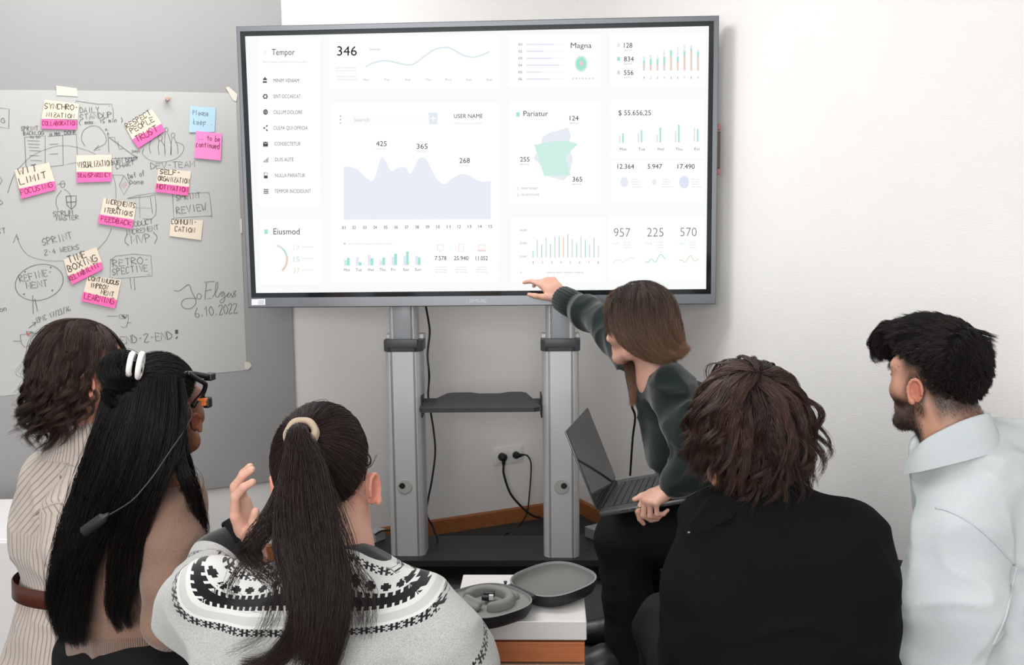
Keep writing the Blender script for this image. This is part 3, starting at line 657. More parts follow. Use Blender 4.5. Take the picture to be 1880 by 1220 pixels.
line([(234, 364), (255, 358), (284, 354), (287, 380), (286, 394), (278, 402), (262, 401)]); line([(275, 360), (283, 357)]); line([(276, 362), (280, 392)]); line([(234, 364), (276, 360)]); line([(256, 359), (257, 400)], .0012); line([(246, 381), (277, 382)], .0012)
HW('PRODUCT', 233, 281, 418, 410, 9); HW('INCREMENT', 231, 292, 432, 421, 9); HW('(MVP)', 228, 291, 449, 443, 16, .0024)
HW('RETRO-', 208, 274, 490, 482, 13, .0024); HW('SPECTIVE', 207, 272, 505, 497, 12, .0024); line([(203, 474), (202, 512), (280, 506), (277, 469), (245, 466), (212, 470), (203, 478)]); line([(239, 510), (241, 530)]); line([(246, 510), (248, 532), (247, 530)]); line([(272, 503), (274, 503)], .0029); line([(207, 478), (209, 478)], .0029); line([(205, 510), (207, 510)], .0029)
line([(72+44*math.cos(t), 518+33*math.sin(t)-.12*44*math.cos(t)) for t in np.linspace(-2, 4.6, 40)], .0024)
HW('REFINE-', 37, 97, 518, 504, 13, .0024); HW('MENT', 49, 88, 530, 525, 12, .0024)
for q in ((45, 498), (92, 490), (43, 539), (95, 532)): line([q, (q[0]+2, q[1]+1)], .005)
line([(60, 542), (61, 576)], .0024); line([(64, 548), (69, 571)], .0024)
HW('EPIC 17/23/76', 69, 130, 592, 570, 9); line([(53, 602), (66, 591)], .0026); line([(59, 592), (66, 591), (63, 598)], .0026)
line([(24, 626), (37, 626)], .0024); line([(37, 614), (39, 630), (45, 637), (55, 634)]); line([(37, 614), (49, 613)]); line([(61, 612), (75, 609)]); line([(55, 628), (70, 627)]); line([(54, 630), (57, 640)])
line([(48, 608), (62, 609), (60, 615), (52, 617), (48, 608)])
pb.use(m_red); line([(49, 612), (55, 613)], .008); pb.use(m_green); line([(55, 610), (60, 611)], .006); pb.use(m_ink)
line([(196, 580), (218, 580)]); line([(219, 577), (236, 578), (235, 590), (232, 600), (226, 601), (222, 598)]); line([(219, 578), (220, 585), (230, 584), (234, 578)]); line([(233, 592), (241, 592)]); line([(224, 579), (230, 583)], .005)
HW('END-2-END', 222, 316, 632, 622, 15, .0026); line([(324, 605), (324.5, 612)], .011); line([(323.5, 619), (325, 620)], .011)
# signature and date, flowing
line([(319, 533), (330, 533), (346, 522), (352, 535), (360, 553), (352, 565), (340, 566), (333, 558), (338, 549), (352, 547), (361, 548)], .0024, True)
line([(366, 538), (362, 541), (362, 547), (367, 548), (370, 542), (366, 538)], .0022, True); line([(375, 518), (394, 516)], .0024); line([(379, 519), (376, 549), (388, 547)], .0024); line([(377, 534), (388, 531)], .0024)
line([(390, 545), (398, 532), (400, 519), (397, 520), (395, 540), (400, 545), (405, 537), (411, 535), (406, 540), (408, 544), (412, 537), (412, 550), (407, 556), (404, 552), (415, 543), (421, 536), (417, 543), (421, 545), (424, 538), (426, 544), (433, 534), (428, 537), (433, 542), (425, 546)], .0021, True)
HW('6.10.2022', 359, 436, 582, 573, 17, .0024)
line([(0, 198), (17, 200), (16, 236), (0, 233)]); HW('G', 2, 9, 225, 225, 8); HW('on', 0, 13, 572, 570, 9); HW('ST', -4, 11, 430, 428, 10); HW('d', 0, 5, 378, 372, 12); line([(0, 325), (4, 331), (0, 338)])
tag(pb.build('poster', None, fix=False), 'big white paper poster covered in handwriting and sketches, taped to the grey board', 'poster')
# ------------------------------------------------------------------ sticky notes, each a sheet of its own
m_cream = mat('cream_note_paper', (218, 204, 186), .8, spec=.2, var=.02); m_pink = mat('pink_note_paper', (234, 106, 166), .8, spec=.2, var=.03); m_blue = mat('blue_note_paper', (166, 196, 210), .8, spec=.2); m_pinkl = mat('rose_note_paper', (226, 134, 188), .8, spec=.2)
m_black, m_wine, m_grey = ink((58, 52, 46)), ink((120, 14, 66)), ink((104, 118, 128))
def note(quad, m, texts, label, off=.004, inkm=None, group=None):
    mb = MB(); mb.use(m); t0, t1 = to_wall(OP+off), to_wall(OP+off+.0007); t1.n = NL; q = np.array(quad, float)
    n = 6; Vv = []
    for i in range(n+1):
        for j in range(n+1):
            u, v = j/n, i/n; p = (q[0]*(1-u)+q[1]*u)*(1-v)+(q[3]*(1-u)+q[2]*u)*v; Vv.append(t0(*p)+NL*(.0016*v*v*(1-.5*u)-.0005))
    mb.add(Vv, [(i*(n+1)+j, i*(n+1)+j+1, (i+1)*(n+1)+j+1, (i+1)*(n+1)+j) for i in range(n) for j in range(n)])
    edge = [0, n, (n+1)*(n+1)-1, (n+1)*n]; mb.prism([Vv[k]-NL*.0004 for k in edge], NL*-.0004)
    mb.use(inkm or m_black)
    def lift(x, y):
        e = q[3]-q[0]; v = np.clip(((np.array([x, y])-q[0])@e)/(e@e), 0, 1); e2 = q[1]-q[0]; u = np.clip(((np.array([x, y])-q[0])@e2)/(e2@e2), 0, 1)
        return t1(x, y)+NL*(.0016*v*v*(1-.5*u)-.0002)
    lift.n = NL
    for s, x0, x1, y0, y1, cap, w in texts: hand_write(mb, s, x0, x1, y0, y1, cap, lift, w, .2)
    o = mb.build('sticky_note', None, fix=False); tag(o, label, 'sticky note', group or 'sticky notes on the poster')
B, T = .0024, .0021
note([(82, 183), (145, 190), (143, 219), (76, 218)], m_cream, [('SYNCHRO-', 82, 143, 199, 202, 10, B), ('NIZATION', 85, 136, 214, 217, 8, B)], 'cream sticky note with the word synchronization')
note([(76, 218), (142, 221), (141, 238), (76, 236)], m_pink, [('COLLABORATION', 78, 141, 230, 230, 8, T)], 'pink strip note with the word collaboration', .0068, m_wine)
note([(140, 285), (205, 284), (205, 316), (140, 316)], m_cream, [('VISUALIZATION', 143, 205, 308, 304, 11, B)], 'cream sticky note with the word visualization')
note([(141, 315), (205, 316), (204, 333), (141, 335)], m_pink, [('TRANSPARENCY', 142, 203, 326, 324, 8, T)], 'pink strip note with the word transparency', .0068, m_wine)
note([(27, 312), (90, 298), (101, 333), (35, 346)], m_cream, [('WIT', 35, 69, 321, 313, 12, .0029), ('LIMIT', 37, 86, 339, 326, 12, .0029)], 'cream sticky note with the words wit limit')
note([(36, 346), (100, 332), (103, 348), (39, 365)], m_pink, [('FOCUSING', 39, 97, 358, 343, 10, T)], 'pink strip note with the word focusing', .0068, m_wine)
note([(190, 363), (250, 373), (246, 404), (184, 394)], m_cream, [('INCREMENTS', 193, 248, 373, 382, 9, B), ('&', 214, 219, 384, 384, 5, T), ('ITERATIONS', 190, 243, 389, 397, 9, B)], 'cream sticky note with the words increments and iterations')
note([(182, 393), (245, 403), (242, 420), (180, 410)], m_pink, [('FEEDBACK', 185, 240, 405, 414, 9, B)], 'pink strip note with the word feedback', .0068, m_wine)
note([(228, 229), (279, 200), (297, 227), (243, 256)], m_cream, [('RESPECT', 234, 278, 236, 210, 10, B), ('PEOPLE', 242, 284, 245, 222, 10, B)], 'cream sticky note with the words respect people')
note([(242.5, 255.5), (296, 227), (303, 240), (254, 272)], m_pink, [('TRUST', 252, 291, 261, 240, 12, .0028)], 'pink strip note with the word trust', .0068, m_wine)
note([(291, 310), (351, 314), (347, 344), (287, 337)], m_cream, [('SELF-', 294, 331, 319, 321, 9, .0029), ('ORGANIZATION', 290, 347, 331, 337, 9, B)], 'cream sticky note with the words self organization')
note([(286.6, 336), (347, 343), (345, 359), (285, 352)], m_pink, [('MOTIVATION', 288, 344, 346, 353, 9, .0028)], 'pink strip note with the word motivation', .0068, m_wine)
note([(314, 402), (373, 404), (369, 440.5), (311, 433)], m_cream, [('COMMUNI-', 315, 361, 411, 412, 9, B), ('CATION', 321, 357, 424, 427, 9, B)], 'cream sticky note with the word communication')
note([(117, 476), (177, 453.6), (187.6, 482), (125, 508)], m_cream, [('TIME', 127, 159, 483, 471, 13, .0029), ('BOXING', 127, 179, 499, 478, 12, .0029)], 'cream sticky note with the words time boxing')
note([(125, 508), (185.5, 480), (189, 494), (133, 522)], m_pink, [('RELIABILITY', 129, 183, 516, 489, 10, B)], 'pink strip note with the word reliability', .0068, m_wine)
note([(161, 506), (223, 513), (215, 551), (153.5, 536)], m_cream, [('CONTINUOUS', 162, 218, 514, 523, 8, .0028), ('IMPROV', 165, 198, 527, 532, 9, B), ('MENT', 185, 208, 539, 544, 8, B)], 'cream sticky note with the words continuous improvement')
note([(153, 535), (215, 550.6), (211, 566), (149, 552)], m_pink, [('LEARNING', 154, 208, 548, 558, 11, B)], 'pink strip note with the word learning', .0068, m_wine)
note([(349, 194), (396, 198), (394, 242), (347, 243)], m_blue, [('Please', 354, 383, 211, 213, 9, .0018), ('keep..', 355, 390, 228, 230, 9, .0018)], 'pale blue sticky note with the words please keep', inkm=m_grey)
note([(360, 240), (407.5, 245), (405.5, 294.5), (356, 290)], m_pinkl, [('.. to be', 364, 404, 256, 260, 9, .002), ('continued', 360, 402, 269, 273, 9, .0022)], 'square pink sticky note with the words to be continued', .0068, m_wine)
# masking tape and pin
m_tape = mat('masking_tape', (204, 200, 186), .6, spec=.3, var=.03)
def tape(quad, label):
    mb = MB(); t = to_wall(OP+.002); V = [t(*q) for q in quad]; n = len(V); mb.prism(V, -NL*.0008); o = mb.build('masking_tape', m_tape); tag(o, label, 'tape', 'tape pieces holding the poster')
tape([(103, 157), (141, 162), (143, 177), (104, 175)], 'strip of pale masking tape on the top edge of the poster')
tape([(414, 160), (420, 159), (436, 173), (434, 186), (428, 184)], 'strip of pale tape across the upper corner of the poster beside the display')
tape([(449, 664), (458, 664), (462, 671), (456, 678), (449, 677)], 'small tape piece at the lower corner of the poster')
tape([(440, 402), (444, 401), (445, 427), (441, 428)], 'narrow tape strip on the edge of the poster beside the display')
p = to_wall(OP)(306, 183); mb = MB(); mb.lathe(p, [(.0015, -.004), (.0015, .0029), (.0068, .005), (.0075, .012), (.0055, .018), (.0085, .023), (.009, .028), (.006, .031)], NL, 20)
tag(mb.build('push_pin', mat('pin_wood', (176, 146, 130), .5), smooth=True), 'pale wooden push pin near the top of the poster', 'pin')
# sockets on the back wall
tsk = to_wall(0.0); mb_w = mat('socket_plastic', (228, 226, 222), .35); sock = []
sc_ = (tsk(918, 838)+tsk(945, 832))/2
root = empty('wall_socket', sc_, 'white double power socket on the wall under the display', 'socket')
mb = MB(); mb.box(sc_+NL*.005, (.152, .01, .081), [DL, NL, ZU], .0029); mb.build('cover_frame', mb_w, root, smooth=30)
m_plug = mat('black_plastic', (20, 20, 21), .45)
for k, sx in enumerate((-.0355, .0355)):
    c = sc_+DL*sx; mb = MB(); mb.box(c+NL*.011, (.058, .006, .058), [DL, NL, ZU], .003); mb.lathe(c+NL*.0142, [(.0225, 0), (.0225, .001), (.019, .001), (.018, -.004)], NL, 32); o = mb.build('outlet', mb_w, root, smooth=30); sock.append(c)
def cable(pts, r, name, label, plug=None, group=None, n=8):
    mb = MB(); mb.tube(catmull(pts, 8), r, n); o = None
    if plug is None: return tag(mb.build(name, m_plug, smooth='all'), label, 'cable', group)
    root = empty(name, plug[0], label, 'cable', group); mb.build('cord', m_plug, root, smooth='all'); pm = MB(); plug[1](pm); pm.build('plug', m_plug, root, smooth=50); return root
s0, s1 = sock
def big_plug(pm):
    pm.lathe(s0+NL*.0145, [(.0185, 0), (.0185, .022), (.015, .03), (.009, .034)], NL, 20); pm.tube([s0+NL*.034+ZU*.004, s0+NL*.036-ZU*.012, s0+NL*.034-ZU*.04], [.0115, .010, .006], 10)
W3 = lambda x, y, o: to_wall(o)(x, y)
cable([s0+NL*.036-ZU*.03, W3(925, 870, .04), W3(937, 905, .05), W3(958, 930, .06), W3(978, 946, .07), W3(998, 953, .075), P(1040, 985, 4.15)], .0052, 'power_cable', 'thick black power cable from the socket half under the display, running behind the stand post', (s0, big_plug))
def small_plug(pm):
    pm.lathe(s1+NL*.0145, [(.0165, 0), (.0165, .012), (.010, .022)], NL, 20); pm.tube([s1+NL*.03-DL*.008, s1+NL*.032+DL*.012, s1+NL*.028+DL*.036], [.009, .009, .004], 10)
cable([s1+NL*.028+DL*.034, W3(969, 837, .035), W3(975, 852, .04), W3(973, 895, .04), W3(968, 938, .045), W3(958, 958, .06), W3(940, 978, .12), np.array([-.035, 4.22, .012]), np.array([-.06, 4.14, .012]), np.array([-.03, 4.05, .012])], .0034, 'charger_cable', 'thin black cable from the socket, hanging to the carpet', (s1, small_plug))
# low white sideboard against the far side of the room, mostly hidden behind the person in the cream knit
sb_c = np.array([-1.86, 2.98, 0]); side = empty('sideboard', sb_c, 'low white sideboard mostly hidden behind the person in the cream knit', 'sideboard'); m_sw = mat('white_lacquer', (214, 212, 211), .5)
mb = MB(); mb.box(sb_c+ZU*.255, (1.1, .42, .47), None, .003); mb.build('carcass', m_sw, side)
for x_ in (-.275, .275):
    mb = MB(); mb.box(sb_c+np.array([x_, -.219, .255]), (.54, .016, .46), None, .002); mb.build('door', m_sw, side)
mb = MB(); mb.box(sb_c+ZU*.01, (1.0, .36, .02)); mb.build('plinth', m_sw, side)
# ------------------------------------------------------------------ the big display
TA = math.radians(-2.9); DX = np.array([math.cos(TA), math.sin(TA), 0]); TN = np.array([math.sin(TA), -math.cos(TA), 0])
TP0 = np.array([-.1, 3.55, 0])
def to_tv(off):
    p0 = TP0+TN*off; f = lambda x, y: onplane(x, y, p0, TN)
    f.n = TN; return f
def tv(s, z, o=0.): return TP0+DX*s+ZU*z+TN*o
SL, SR, ZB, ZT = -.8705, .8345, 1.084, 2.090
t0 = to_tv(0)
m_bez = Mat('brushed_grey_metal', .3, .6, .5, lin((112, 115, 119))); m_bez.bump(m_bez.noise(1, m_bez.scale(m_bez.coord(), (4, 4, 900)), 2), .05, .0005); m_bez = m_bez.m
m_glossb = mat('display_glass_border', (24, 30, 32), .08, spec=.6); m_dark = mat('dark_plastic', (30, 31, 33), .5)
disp = empty('display', tv((SL+SR)/2, ZB, -.03), 'large wall-sized touch display in a grey metal frame showing a dashboard', 'display')
def frame(mb, l, r, bt, tp, l2, r2, bt2, tp2, o1, o2):
    A = [tv(l, bt, o1), tv(r, bt, o1), tv(r, tp, o1), tv(l, tp, o1)]; Bq = [tv(l2, bt2, o2), tv(r2, bt2, o2), tv(r2, tp2, o2), tv(l2, tp2, o2)]
    for k in range(4): mb.quad(A[k], A[(k+1) % 4], Bq[(k+1) % 4], Bq[k])
# bounds of the black border and of the picture, read off the frame's plane
def rect(x0, y0, x1, y1, x2, y2, x3, y3):
    q = [t0(x0, y0), t0(x1, y1), t0(x2, y2), t0(x3, y3)]; s = [(p-TP0)@DX for p in q]; return (s[0]+s[3])/2, (s[1]+s[2])/2, (q[2][2]+q[3][2])/2, (q[0][2]+q[1][2])/2
bl, br, bb, bt = rect(442, 58, 1310, 38, 1306, 541, 460, 545); pl, pr_, pb_, pt = rect(450.5, 66, 1301, 48, 1297, 531.5, 469, 536.5)
mb = MB(); frame(mb, SL, SR, ZB, ZT, SL+.003, SR-.003, ZB+.003, ZT-.003, -.003, 0); frame(mb, SL+.003, SR-.003, ZB+.003, ZT-.003, bl, br, bb, bt, 0, 0); frame(mb, bl, br, bb, bt, bl, br, bb, bt, 0, -.006)
frame(mb, SL, SR, ZB, ZT, SL, SR, ZB, ZT, -.003, -.045); mb.build('frame', m_bez, disp)
mb = MB(); frame(mb, bl, br, bb, bt, pl, pr_, pb_, pt, -.002, -.002); mb.build('glass_border', m_glossb, disp)
mb = MB(); mb.box(tv((SL+SR)/2, (ZB+ZT)/2, -.05), (SR-SL-.004, .03, ZT-ZB-.004), [DX, TN, ZU], .004); mb.box(tv(0, (ZB+ZT)/2, -.078), (1.2, .04, .6), [DX, TN, ZU], .01); mb.build('back_cover', m_dark, disp)
mb = MB(); tl = to_tv(.0006); text_on(mb, 'SAMSUNG', 862, 893, 555, 6.2, tl, .02); mb.build('logo', mat('logo_print', (176, 180, 184), .4), disp)
mb = MB(); mb.use(mat('sticker_paper', (232, 234, 238), .5)); tl = to_tv(.0012); mb.prism([t0(462, 549), t0(487, 548.5), t0(487, 559.5), t0(462, 560)], TN*.0008); mb.use(mat('sticker_print', (170, 172, 178), .5))
for y_ in (551, 553.2, 555.4, 557.4): mb.quad(tl(474, y_), tl(484.5, y_-.2), tl(484.5, y_+.7), tl(474, y_+.9))
mb.build('sticker', None, disp)
mb = MB(); mb.box(tv(SR+.005, 1.63, -.012), (.010, .014, .13), [DX, TN, ZU], .003); mb.build('pen_holder', mat('pen_holder_dark', (64, 40, 40), .4), disp)
m_sty = mat('stylus_red', (150, 84, 84), .4)
for z_ in (1.71, 1.555): mb = MB(); mb.box(tv(SR+.0055, z_, -.012), (.011, .012, .022), [DX, TN, ZU], .003); mb.build('stylus_end', m_sty, disp)
mb = MB(); mb.box(tv(SL-.0025, 1.55, -.02), (.005, .012, .26), [DX, TN, ZU], .002); mb.build('side_handle', mat('handle_grey', (120, 122, 124), .4), disp)
# picture on the screen: one mesh, flat charts and lettering as it shows them
sb = MB(); KE = .98; _em = {}
def em(rgb, k=KE):
    if rgb not in _em: _em[rgb] = emit('screen_%d_%d_%d' % rgb, rgb, k)
    return _em[rgb]
L1, L2, L3 = to_tv(-.0012), to_tv(-.0007), to_tv(-.0003)
sb.use(em((250, 251, 251))); sb.quad(tv(pl, pb_, -.0018), tv(pr_, pb_, -.0018), tv(pr_, pt, -.0018), tv(pl, pt, -.0018))
def sq(x0, y0, x1, y1, rgb, L=L1): sb.use(em(rgb)); sb.quad(L(x0, y1), L(x1, y1), L(x1, y0), L(x0, y0))
def tx(s, x0, x1, yb, cap, rgb, off=0.): sb.use(em(rgb)); text_on(sb, s, *((x0, x1) if s != '1' else ((x0+x1)/2-.5, (x0+x1)/2+.5)), yb, cap, L3, min(off, 0))
def poly(pts, rgb, L=L2): sb.use(em(rgb)); sb.add([L(x, y) for x, y in pts], [tuple(range(len(pts)))])
def curve(pts, rgb, w, sm=True, L=L3):
    sb.use(em(rgb)); pen(sb, catmull(np.array(pts, float), 8) if sm else pts, w, L)
def disc(cx, cy, rx, ry, rgb, L=L2): poly([(cx+rx*math.cos(t), cy+ry*math.sin(t)) for t in np.linspace(0, 2*math.pi, 32, endpoint=False)], rgb, L)
WH = (255, 255, 255)
for c in ((475, 70, 588, 378), (604, 64, 915, 163), (608, 190, 915, 519), (934, 64, 1102, 160), (1120, 60, 1294, 158), (936, 187, 1102, 374), (1121, 182, 1293, 290), (1122, 294, 1292, 372), (938, 400, 1112, 518), (1118, 396, 1292, 516), (478, 402, 590, 521)): sq(*c, WH)
D, DK, GR, LG, VL = (74, 74, 78), (30, 30, 33), (120, 120, 124), (176, 177, 180), (212, 213, 216); TE, TE2, LAV, PK, BE = (168, 229, 212), (207, 240, 231), (230, 234, 246), (243, 206, 200), (232, 212, 200)
tx('Tempor', 499, 541, 101, 11, D); tx('Sint occaecat cupidatat non consectetur', 483, 565, 115, 3.4, VL); sq(483, 93, 489, 100, (240, 240, 242))
menu = [('MINIM VENIAM', 502, 549, 151), ('SINT OCCAECAT', 502, 552, 180), ('CILLUM DOLORE', 502, 555, 209), ('CULPA QUI OFFICIA', 502, 565, 238), ('CONSECTETUR', 504, 552, 267), ('DUIS AUTE', 505, 539, 296), ('NULLA PARIATUR', 505, 560, 325), ('TEMPOR INCIDIDUNT', 504, 571, 354)]
for s, a_, b_, y_ in menu: tx(s, a_, b_, y_, 6.6, GR)
IC = (84, 84, 88)
sq(483, 144, 490, 147, IC, L3); sq(482.5, 149, 490, 152, IC, L3); sq(485, 142, 488, 144, IC, L3)
curve([(487+3.2*math.cos(t), 177+3.2*math.sin(t)) for t in np.linspace(0, 6.3, 20)], IC, .0035, False)
for k in range(6): disc(487+4*math.cos(k*1.047), 177+4*math.sin(k*1.047), 1.1, 1.1, IC, L3)
disc(487.5, 205.5, 4.2, 5, IC, L3); curve([(487.5+1.8*math.cos(t), 205.5+2.2*math.sin(t)) for t in np.linspace(0, 6.3, 14)], WH, .0012, False, to_tv(-.0001))
for q in ((490, 231), (485, 235), (490, 239)): disc(*q, 1.5, 1.5, IC, L3)
curve([(490, 231), (485, 235), (490, 239)], IC, .0015, False)
sq(483, 260, 492, 269, IC, L3); curve([(483.5, 260.5), (487.5, 264), (491.5, 260.5)], WH, .0016, False, to_tv(-.0001))
for k, hh in enumerate((3, 5, 7, 9)): sq(484+k*2.4, 298-hh, 485.2+k*2.4, 298, IC, L3)
curve([(485, 317), (491, 317), (491, 327), (485, 327), (485, 317)], IC, .002, False); sq(485, 322, 491, 327, IC, L3)
for k in range(3):
    for j in range(3): disc(485.5+k*3, 348+j*3.2, 1.3, 1.3, IC, L3)
tx('346', 619, 655, 102, 17, DK); tx('Deserunt', 679, 698, 92, 3.6, LG)
for s, y_ in (('Lorem ipsum dolor', 125.5), ('sit amet consectetur', 131), ('Do eiusmod tempor', 141.5), ('incididunt ut labore', 147)): tx(s, 618, 655, y_, 3.2, VL)
curve([(671, 123), (684, 116), (700, 112), (712, 111.5), (728, 115), (747, 119), (762, 116), (781, 102), (798, 91), (817, 87), (832, 91), (848, 100), (866, 105), (882, 102), (899, 95)], (222, 234, 240), .0048)
for s, x_ in zip(('Mon', 'Tue', 'Wed', 'Thu', 'Fri', 'Sat', 'Sun'), (672, 710, 748, 786, 823, 861, 898)): tx(s, x_-5, x_+5, 148, 3.8, LG)
for k, (s, e_) in enumerate((('01', 1017), ('02', 998), ('03', 1015), ('04', 1026), ('05', 993), ('06', 1009))):
    y_ = 81.5+12.7*k; tx(s, 952, 958.5, y_+2.3, 4.5, GR); sq(967, y_-1, e_, y_+1, (222, 228, 240), L2); sq(e_, y_-1, 1034, y_+1, (247, 247, 248), L2)
tx('Magna', 1048, 1086, 88, 9.5, D); disc(1067, 117, 11.5, 15, TE2, L2); disc(1067, 117, 9, 11.5, TE, to_tv(-.0005)); disc(1067, 117, 3, 4.5, PK, L3)
for k in range(7): disc(1052+k*6, 144, 1.5, 1.5, VL, L3)
for s, x1, y_, c_ in (('128', 1161, 87.5, (236, 236, 238)), ('834', 1163.5, 112.5, TE), ('556', 1163, 137.5, (224, 220, 218))):
    tx(s, 1145.5, x1, y_, 8.6, DK); sq(1133, y_-8, 1138.5, y_-1, c_, L3); tx('aperiam', 1145.5, 1160, y_+5.5, 2.6, LG)
for k, (t_, m1, m2) in enumerate(((103.6, 111, 117), (101, 108, 118), (102, 108.5, 118), (92, 104, 119), (91, 92, 103), (86, 104, 113), (82, 94, 104), (83, 89, 92), (90, 95, 104))):
    x_ = 1182.3+12.4*k; sq(x_-1.8, t_, x_+1.8, 129, LAV if k > 1 else TE2, L1); sq(x_-1.8, m1, x_+1.8, 129, TE, L2); sq(x_-1.8, m2, x_+1.8, 129, BE if k != 6 else PK, L3); tx(str(k+1), x_-1, x_+1, 144.5, 4.2, GR)
tx('Pariatur', 961, 1006, 213, 9.5, D); sq(948, 206, 954, 214, TE, L3)
poly([(1043, 234), (1048, 250), (1042, 270), (1052, 290), (1045, 322), (1034, 331), (1000, 322), (990, 300), (979, 290), (990, 275), (996, 252), (1010, 243), (1030, 238)], (233, 238, 244), to_tv(-.0010)); poly([(981, 266), (1008, 260), (1030, 258), (1048, 260), (1061, 264), (1050, 275), (1038, 287), (1043, 305), (1047.5, 321), (999, 323), (993, 302)], (207, 240, 231), L2)
for s, a_, b_, y_ in (('124', 1046, 1062, 221), ('255', 955, 972, 296.5), ('365', 1051, 1069, 333)): tx(s, a_, b_, y_, 8.4, DK); tx('laborum', a_, a_+16, y_+6, 2.6, LG)
tx('MINIM VENIAM', 957, 986, 347.5, 3.6, LG); tx('CILLUM DOLORE', 957, 990, 359, 3.6, LG); sq(949, 343, 953, 349, (240, 240, 242), L3); sq(949, 355, 953, 361, (240, 240, 242), L3)
tx('$ 55.656,25', 1135.5, 1195, 211.5, 9.2, D)
for s, x_, g1, g0, e0_ in (('Mon', 1144, 245, 250, 262), ('Tue', 1178, 239, 244, 261), ('Wed', 1212.5, 234, 247, 261), ('Thu', 1246.5, 229, 241, 261), ('Fri', 1281, 237, 234, 260)):
    sq(x_-7, g0, x_-5, e0_, (228, 224, 230), L3); sq(x_-1.6, g1, x_+1.2, e0_, TE, L3); tx(s, x_-6, x_+6 if s != 'Fri' else x_+3, 276, 5, GR)
for s, a_, b_ in (('12.364', 1133.5, 1164), ('5.947', 1189, 1215.5), ('17.490', 1244, 1275.5)): tx(s, a_, b_, 309.5, 8.4, DK)
for cx, rx, ry, c_ in ((1146, 7, 9, (232, 237, 244)), (1201, 4, 5, (238, 238, 242)), (1256, 9, 11.5, (224, 232, 245))):
    disc(cx, 334, rx, ry, c_)
    for j, s in enumerate(('ut enim', 'ad minim', 'veniam', 'quis nostrud')): tx(s, cx+14, cx+(26, 29, 27, 33)[j], 330+j*4.6, 2.6, VL)
for s, a_, b_, y_ in (('957', 1127, 1157, 434.5), ('225', 1188, 1218, 434), ('570', 1249, 1279, 433.5)): tx(s, a_, b_, y_, 16, GR, -.014)
for cx, p_, c_ in ((1127, '+28%', TE2), (1187, '11%', VL), (1247, '+48%', TE2)):
    tx(p_, cx-2, cx+10, 449, 4.4, c_)
    for j, s in enumerate(('ut enim', 'ad minim', 'veniam')): tx(s, cx+18, cx+31, 446+j*4.6, 2.6, VL)
curve([(1125, 482), (1131, 478), (1137, 477), (1144, 481), (1151, 476), (1158, 473), (1166, 474)], (232, 228, 234), .002)
curve([(1185, 479), (1190, 482), (1196, 475), (1203, 481), (1209, 471), (1214, 467), (1222, 476)], (150, 222, 202), .002)
curve([(1246, 478), (1251, 477), (1258, 481), (1263, 474), (1268, 469), (1275, 479), (1283, 475)], (226, 208, 184), .002)
sq(640, 212, 788, 229, (252, 252, 253), L2); tx('Search', 650, 678, 223, 6.4, (206, 207, 210)); sq(787, 207, 803, 228, (228, 236, 243), L2); sq(790, 216.4, 800, 218, WH, L3); sq(794.2, 212, 795.8, 222, WH, L3)
for y_ in (213, 219.5, 226): disc(625, y_, .9, 1, D, L3)
tx('USER NAME', 833.5, 886, 216.5, 7.2, (56, 56, 60), .004); tx('lorem ipsum commodo', 834, 885, 227.5, 3, VL)
for s, a_, b_, y_ in (('425', 690.5, 710, 268), ('365', 765, 785, 273), ('268', 843.5, 862.5, 299)): tx(s, a_, b_, y_, 9, (64, 64, 68), .002); tx('laborum', a_, a_+17, y_+6, 2.8, VL)
oa = [(631, 306), (643, 306), (656, 311), (668, 322), (681, 332), (689, 325), (695, 303), (701, 289), (709, 298), (718, 314), (728, 309), (738, 306), (746, 309), (753, 319), (760, 309), (768, 293), (775, 289), (783, 293), (793, 312), (803, 330), (817, 338), (830, 328), (844, 320), (858, 321), (876, 331), (889, 333), (901, 332)]
L25 = to_tv(-.0009); poly([(631, 403)] + [tuple(p) for p in catmull(np.array(oa, float), 4)] + [(901, 402)], (233, 238, 248), L25)
for k in range(15): x_ = 631+19.25*k; tx('%02d' % (k+1), x_-3, x_+3.2, 420.5-.18*k, 5.6, (56, 56, 60), .012)
tx('Eiusmod', 502, 550, 430, 11, D); sq(485.5, 421, 491.5, 429, TE, L3)
arc = lambda a, b: [(503+24*math.cos(math.radians(t)), 476+26*math.sin(math.radians(t))) for t in np.linspace(a, b, 14)]
curve(arc(-78, -48), (224, 226, 230), .0075, False); curve(arc(-48, -12), (190, 228, 216), .0075, False); curve(arc(-12, 52), (236, 208, 198), .0075, False)
for s, y_, c_, w_ in (('17', 459, (224, 226, 230), 'adipiscing'), ('15', 480, (176, 226, 212), 'ut voluptate'), ('37', 501, (234, 212, 196), 'duis irure')): tx(s, 539, 550, y_, 9, c_, -.008); tx(w_, 554.5, 554.5+20, y_-5, 2.8, VL)
tx('sed do eiusmod tempor incididunt ut labore', 639, 720, 448.5, 3, VL); disc(633, 447, 2, 2.2, VL, L3)
for k, (s, a_, b_) in enumerate((('Mon', 10, 14), ('Tue', 15, 6), ('Wed', 19, 13), ('Thu', 9, 14), ('Fri', 15, 21), ('Sat', 17, 25), ('Sun', 17, 14))):
    x_ = 637+21.7*k; y_ = 487-.12*k; sq(x_-5, y_-a_, x_, y_, LAV if k else TE2, L2); sq(x_, y_-b_, x_+5, y_, TE, L3); tx(s, x_-5.5, x_+(5.5 if s != 'Fri' else 2), y_+10.5, 5, GR)
PI = (246, 208, 200)
curve([(803, 449), (814, 449), (814, 459), (803, 459), (803, 449)], PI, .0018, False); sq(806, 461, 811, 461.8, PI, L3)
curve([(842.5, 448), (850.5, 448), (850.5, 462), (842.5, 462), (842.5, 448)], PI, .0018, False)
curve([(878.5, 449), (890.5, 449), (890.5, 458), (878.5, 458), (878.5, 449)], PI, .0018, False); sq(876.5, 459, 892.5, 461, PI, L3)
